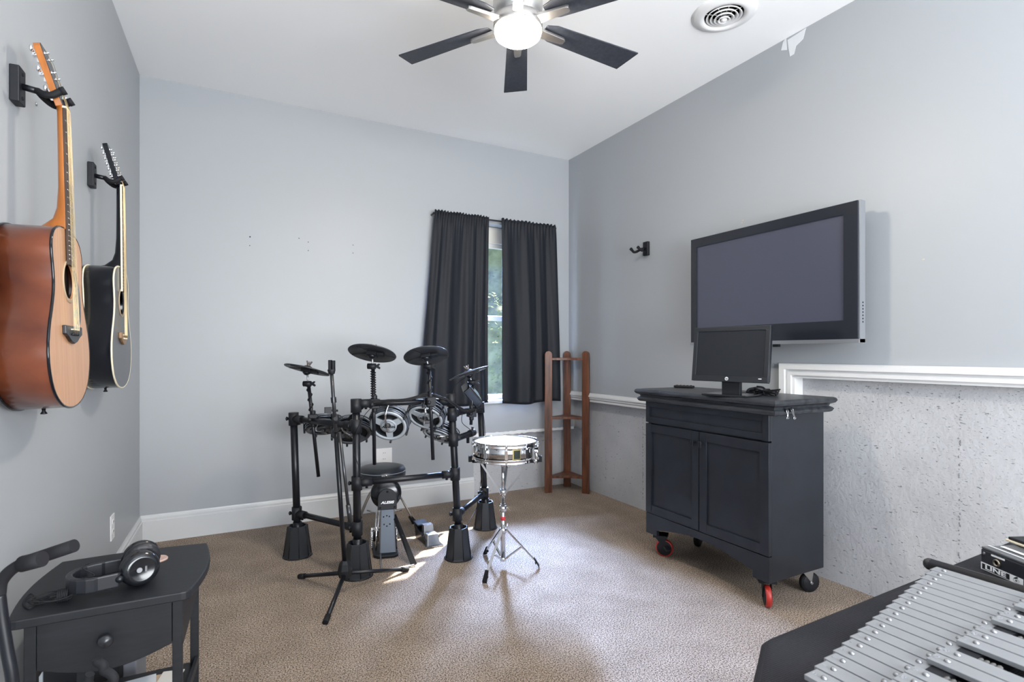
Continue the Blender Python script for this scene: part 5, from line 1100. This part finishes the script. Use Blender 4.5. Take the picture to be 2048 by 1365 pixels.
for a in (-2.55, -0.45, 1.1):
    u = RT*math.cos(a)+FW*math.sin(a)
    u = (RT*(-1 if a == -2.55 else 1 if a == -0.45 else 0.1)+FW*(-0.15 if a != 1.1 else 1)).normalized(); v_ = u.cross(UP).normalized()
    e = CS+u*0.125+UP*(zb2-0.006)
    w_n = (e-bk).normalized().cross(v_)*0.010; ao = MB().prism([bk+u*0.010-v_*0.006, bk+u*0.010+v_*0.006, e+v_*0.006-UP*0.010, e-v_*0.006-UP*0.010], w_n).build('basket_arm', M_steel, ss)
    MB().cyl(e-u*0.01-UP*0.004, e+u*0.050-UP*0.002, 0.010, n=12).box(CS+u*(Rn+0.020)+UP*(zb2+0.004), (0.020, 0.024, 0.030), Matrix.Rotation(math.atan2(u.y, u.x), 3, 'Z')).build('rubber_grip', M_rubber, ao)
MB().cyl(bk-UP*0.016, bk+UP*0.016, 0.017).build('basket_collar', M_chrome, ss)
MB().cyl(sc_+UP*(zb2-0.035), sc_+UP*(zb2-0.012), 0.015).cyl(sc_+RT*0.028+UP*(zb2-0.045), sc_+RT*0.03+UP*(zb2-0.018), 0.009).build('basket_hub', M_chrome, ss)
# ---------------------------------------------------------------- covered table, glockenspiel and pedals at the lower right
ZK = H-0.44; ZG = H-0.39
tx0 = 0.585; tyf = onZ(1600, 1245, ZK).y
e_a = onZ(1962, 1102, ZK); e_b = onZ(1560, 1262, ZK)
slope = (e_a.y-e_b.y)/(e_a.x-e_b.x)
def fy_(x):
    y = e_b.y+(x-e_b.x)*slope
    return y if x > 0.735 else y-0.62*(0.735-x)-0.0
KX1 = 1.78; KY0 = 0.02
ct = thing('folding_table', 'folding table hidden under the black mesh cloth, lower right', 'table', ((tx0+KX1)/2, 0.28, 0))
MB().prism([V((tx0+0.02, KY0+0.03, ZK-0.034)), V((KX1-0.02, KY0+0.03, ZK-0.034)), V((KX1-0.02, fy_(KX1)-0.02, ZK-0.034)), V((tx0+0.02, fy_(tx0)-0.02, ZK-0.034))], (0, 0, 0.030)).build('table_top', M_blackm, ct)
for x, y in ((tx0+0.08, KY0+0.08), (KX1-0.08, KY0+0.08), (tx0+0.08, fy_(tx0)-0.07), (KX1-0.08, fy_(KX1)-0.07)): MB().cyl((x, y, 0), (x, y, ZK-0.034), 0.014).build('leg', M_steel, ct)
# cloth: a sheet over the top with hanging edges
mb = MB(); nu, nv = 150, 90; vs = []; drop = 0.30
def edge(s, lo, hi):   # s in 0..1 with drop zones
    tot = (hi-lo)+2*drop; q = s*tot
    if q < drop: return lo, drop-q
    if q > drop+hi-lo: return hi, q-(drop+hi-lo)
    return lo+q-drop, 0
rr_ = 0.014
def bend(h):   # outward and downward travel of a sheet rolling over an edge
    if h < rr_*PI/2: a = h/rr_; return rr_*math.sin(a)-0.0, rr_*(1-math.cos(a))
    return rr_, rr_+(h-rr_*PI/2)
for j in range(nv+1):
    for i in range(nu+1):
        x, dx = edge(i/nu, tx0+0.010, KX1-0.02); y, dy = edge(j/nv, KY0, 1.0)
        y2 = y if dy == 0 else (KY0 if y == KY0 else 1.0)
        t = (y2-KY0)/(1.0-KY0); Y_ = KY0+(fy_(x)-0.010-KY0)*t
        ox, zx = bend(dx) if dx else (0, 0); oy, zy = bend(dy) if dy else (0, 0)
        sx_ = -1 if x <= tx0+0.015 else 1; sy_ = -1 if y2 == KY0 else 1
        if dx and dy: zx *= 0.75; zy *= 0.75
        px_ = x+sx_*(ox+(0.018*math.sin(Y_*26)*min(1, dx*6))); py_ = Y_+sy_*(oy+(0.012*math.sin(x*24)*min(1, dy*6)))
        z = ZK-max(zx, zy)
        if not dx and not dy: z += 0.0010*math.sin(x*17+Y_*9)*1.0
        vs.append((px_, py_, z))
mb.add(vs, [(j*(nu+1)+i, j*(nu+1)+i+1, (j+1)*(nu+1)+i+1, (j+1)*(nu+1)+i) for j in range(nv) for i in range(nu)], True)
clo = mb.build('mesh_cloth', M_mesh); tag(clo, 'black mesh textured cloth draped over the table at lower right', 'cloth')
# glockenspiel
G = onZ(1608, 1349, ZG); G2 = onZ(1859, 1139, ZG); gp_ = (G2.x-G.x)/18.0; sl = (G2.y-G.y)/(G2.x-G.x)
gl = thing('glockenspiel', 'silver bar glockenspiel lying on the black mesh cloth', 'glockenspiel', (G.x+0.26, G.y-0.12, ZK))
M_bar = mat('aluminium_bar', (0.26, 0.268, 0.28), 0.5, 0.4, var=0.03, vscale=30)
M_screw = mat('bar_screw_steel', (0.28, 0.285, 0.30), 0.45, 0.9)
M_let = mat('stamped_letter', (0.30, 0.31, 0.33), 0.6)
notes = list('CBAGFEDCBAGFEDCBAGF')
sharps = {1: 'A#', 2: 'G#', 3: 'F#', 5: 'D#', 6: 'C#', 8: 'A#', 9: 'G#', 10: 'F#', 12: 'D#', 13: 'C#', 15: 'A#', 16: 'G#', 17: 'F#'}
bw = gp_-0.0028; bt_ = 0.0065
def gbar(x0, w_, yf, yn, z, note):
    o = MB().bx(x0, x0+w_, yn, yf, z-bt_, z).build('tone_bar', M_bar, gl, bevel=0.0008)
    L_ = yf-yn
    for y in (yf-0.0170, yn+0.0145):
        pass; MB().lathe((x0+w_/2, y, z-0.0002), UP, [(0.0036, 0), (0.0036, 0.0012), (0.0024, 0.0030), (0.0001, 0.0036)], 14).build('bar_screw', M_screw, o)
    text(note, 0.0062, M_let, 'note_letter', o, (x0+w_/2, yf-0.005, z+0.0002), (-1, 0, 0), (0, -1, 0), depth=0.0002)
    return o
for k in range(19):
    x0 = G.x+k*gp_; yf = G.y+k*gp_*sl; L_ = 0.072+0.0042*k
    gbar(x0, bw, yf, yf-L_, ZG, notes[k])
for k, nm in sharps.items():
    x0 = G.x+(k+0.5)*gp_+gp_*0.5; xm = G.x+(k+1)*gp_; yf = 0.353+(xm-0.70)*0.045
    gbar(xm-bw/2, bw, yf, yf-0.125-0.003*k, ZG+0.0085, nm)
# frame rails and felt
frm = MB()
for a, b, h0, h1, w_ in ((G.x-0.016, G.y+0.006, 0.004, 0.0, 0.012),):
    pass
xr0 = G.x+19*gp_+0.001; yR = G.y+19*gp_*sl
fr2 = MB(); fr2.tube([(xr0+0.010, yR+0.012, ZG-0.004), (xr0+0.012, -0.12, ZG-0.004)], 0.0105, 14).ball((xr0+0.010, yR+0.012, ZG-0.004), 0.0108, 14)
fr2.build('end_rail', mat('black_foam_rail', (0.014, 0.014, 0.016), 0.5), gl)
fr2 = MB(); fr2.bx(G.x-0.020, G.x-0.002, -0.05, G.y-0.004, ZK+0.003, ZG-0.010); fr2.build('end_rail', M_black, gl, bevel=0.004)
fr3 = MB()
for off, z in ((-0.030, ZG-bt_-0.010), (-0.11, ZG-bt_-0.010)):
    fr3.prism([V((G.x-0.01, G.y+off, ZK+0.004)), V((xr0, yR+off, ZK+0.004)), V((xr0, yR+off-0.018, ZK+0.004)), V((G.x-0.01, G.y+off-0.018, ZK+0.004))], (0, 0, ZG-bt_-ZK-0.004))
fr3.prism([V((G.x-0.01, 0.345, ZK+0.004)), V((xr0, 0.367, ZK+0.004)), V((xr0, 0.345, ZK+0.004)), V((G.x-0.01, 0.323, ZK+0.004))], (0, 0, ZG+0.0085-bt_-ZK-0.005))
fr3.prism([V((G.x-0.01, 0.285, ZK+0.004)), V((xr0, 0.285, ZK+0.004)), V((xr0, 0.265, ZK+0.004)), V((G.x-0.01, 0.265, ZK+0.004))], (0, 0, ZG+0.0085-bt_-ZK-0.005))
fr3.build('support_rails', M_blackm, gl)
# woven lacing seen in the gaps between the raised bars
lc = MB()
for k in (4, 7, 11, 14):
    xm = G.x+(k+1)*gp_
    lc = MB()
    for i in range(4): lc.tube([(xm-0.011, 0.332-i*0.0062, ZG-0.004), (xm, 0.327-i*0.0062, ZG+0.002), (xm+0.011, 0.332-i*0.0062, ZG-0.004)], 0.0031, 6)
    lc.build('felt_lacing', mat('grey_felt', (0.09, 0.088, 0.085), 0.9), gl)
# effects pedal with lettering
p1 = onZ(1961, 1140, ZK); p2 = onZ(2048, 1178, ZK); pdv = (p2-p1); pdv.z = 0; pdv.normalize(); pnv = V((pdv.y, -pdv.x, 0)) 
if pnv.x > 0: pnv = -pnv        # the lettered face looks back toward the room's left
zp = ZK+0.002; ph_ = 0.046; pw = 0.155; pdp = 0.11
ep = thing('effects_pedal', 'black metal effects pedal with LINE 6 lettering on its side, on the mesh cloth', 'effects pedal', p1)
def eq(a, b, z): return V((p1.x, p1.y, zp))+pdv*a-pnv*b+UP*z
MB().prism([eq(0, 0, 0), eq(pw, 0, 0), eq(pw, 0, ph_-0.004), eq(0, 0, ph_-0.004)], -pnv*pdp).build('case', mat('pedal_case', (0.016, 0.018, 0.024), 0.35), ep, bevel=0.003)
MB().prism([eq(0.001, 0.001, ph_-0.004), eq(pw-0.001, 0.001, ph_-0.004), eq(pw-0.001, pdp-0.001, ph_-0.002), eq(0.001, pdp-0.001, ph_-0.002)], (0, 0, 0.004)).build('top_panel', mat('pedal_top_grey', (0.13, 0.135, 0.14), 0.35, 0.4), ep, bevel=0.001)
MB().prism([eq(0.012, 0.030, ph_+0.0022), eq(0.13, 0.030, ph_+0.0022), eq(0.13, 0.038, ph_+0.0022), eq(0.012, 0.038, ph_+0.0022)], (0, 0, 0.0006)).prism([eq(0.004, 0.012, ph_+0.0022), eq(0.13, 0.012, ph_+0.0022), eq(0.13, 0.014, ph_+0.0022), eq(0.004, 0.014, ph_+0.0022)], (0, 0, 0.0006)).build('top_stripes', M_wtext, ep)
def face(a, z, o=0.0006): return eq(a, -o, z)
fr4 = MB().prism([face(x, z) for x, z in ((0.002, 0.001), (0.086, 0.0015), (0.088, 0.004), (0.088, 0.0145), (0.002, 0.0155))], pnv*0.0004).build('logo_plate', M_wtext, ep)
MB().prism([face(x, z, 0.0012) for x, z in ((0.005, 0.003), (0.062, 0.003), (0.062, 0.0135), (0.005, 0.0135))], pnv*0.0004).build('logo_field', M_dark, ep)
text('LINE', 0.0115, M_wtext, 'logo_letters', ep, face(0.0335, 0.0083, 0.0018), pdv, UP, depth=0.0003, bold=0.0003, sx=1.9)
text('6', 0.0145, M_dark, 'logo_letters', ep, face(0.075, 0.0083, 0.0012), pdv, UP, depth=0.0003, bold=0.0005, sx=1.6)
MB().lathe(face(0.036, 0.025, 0), pnv, [(0.0075, 0), (0.0072, 0.003), (0.0050, 0.004), (0.0045, 0.001)], 24).build('jack_socket', mat('jack_brass', (0.42, 0.36, 0.28), 0.35, 1), ep)
MB().lathe(face(0.036, 0.025, 0.0008), pnv, [(0.0042, 0.0005), (0.0001, 0.0005)], 16).build('jack_hole', M_dark, ep)
MB().prism([face(x, z) for x, z in ((0.024, 0.0350), (0.052, 0.0352), (0.052, 0.0385), (0.024, 0.0383))], pnv*0.0004).build('socket_label', M_wtext, ep)
MB().lathe(face(0.008, 0.034, 0.0), pnv, [(0.003, 0), (0.002, 0.0012)], 10).build('case_screw', M_steel, ep)
# flat device resting on the pedal
f1 = onZ(2009, 1080, ZK+0.062)
fd = thing('flat_controller', 'flat black device with cream underside resting on top of the effects pedal', 'electronic device', f1)
zf = zp+ph_+0.004
q1 = onZ(2010, 1082, zf)
def fq(a, b, z): return V((q1.x, q1.y, zf))+pdv*a-pnv*b+UP*z
MB().prism([fq(0, 0, 0), fq(0.13, 0, 0), fq(0.13, 0.075, 0), fq(0, 0.075, 0)], (0, 0, 0.004)).build('cream_base', M_cream, fd, bevel=0.001)
MB().prism([fq(0.003, 0.003, 0.004), fq(0.127, 0.003, 0.004), fq(0.127, 0.072, 0.004), fq(0.003, 0.072, 0.004)], (0, 0, 0.006)).build('black_top', M_blackm, fd, bevel=0.002)
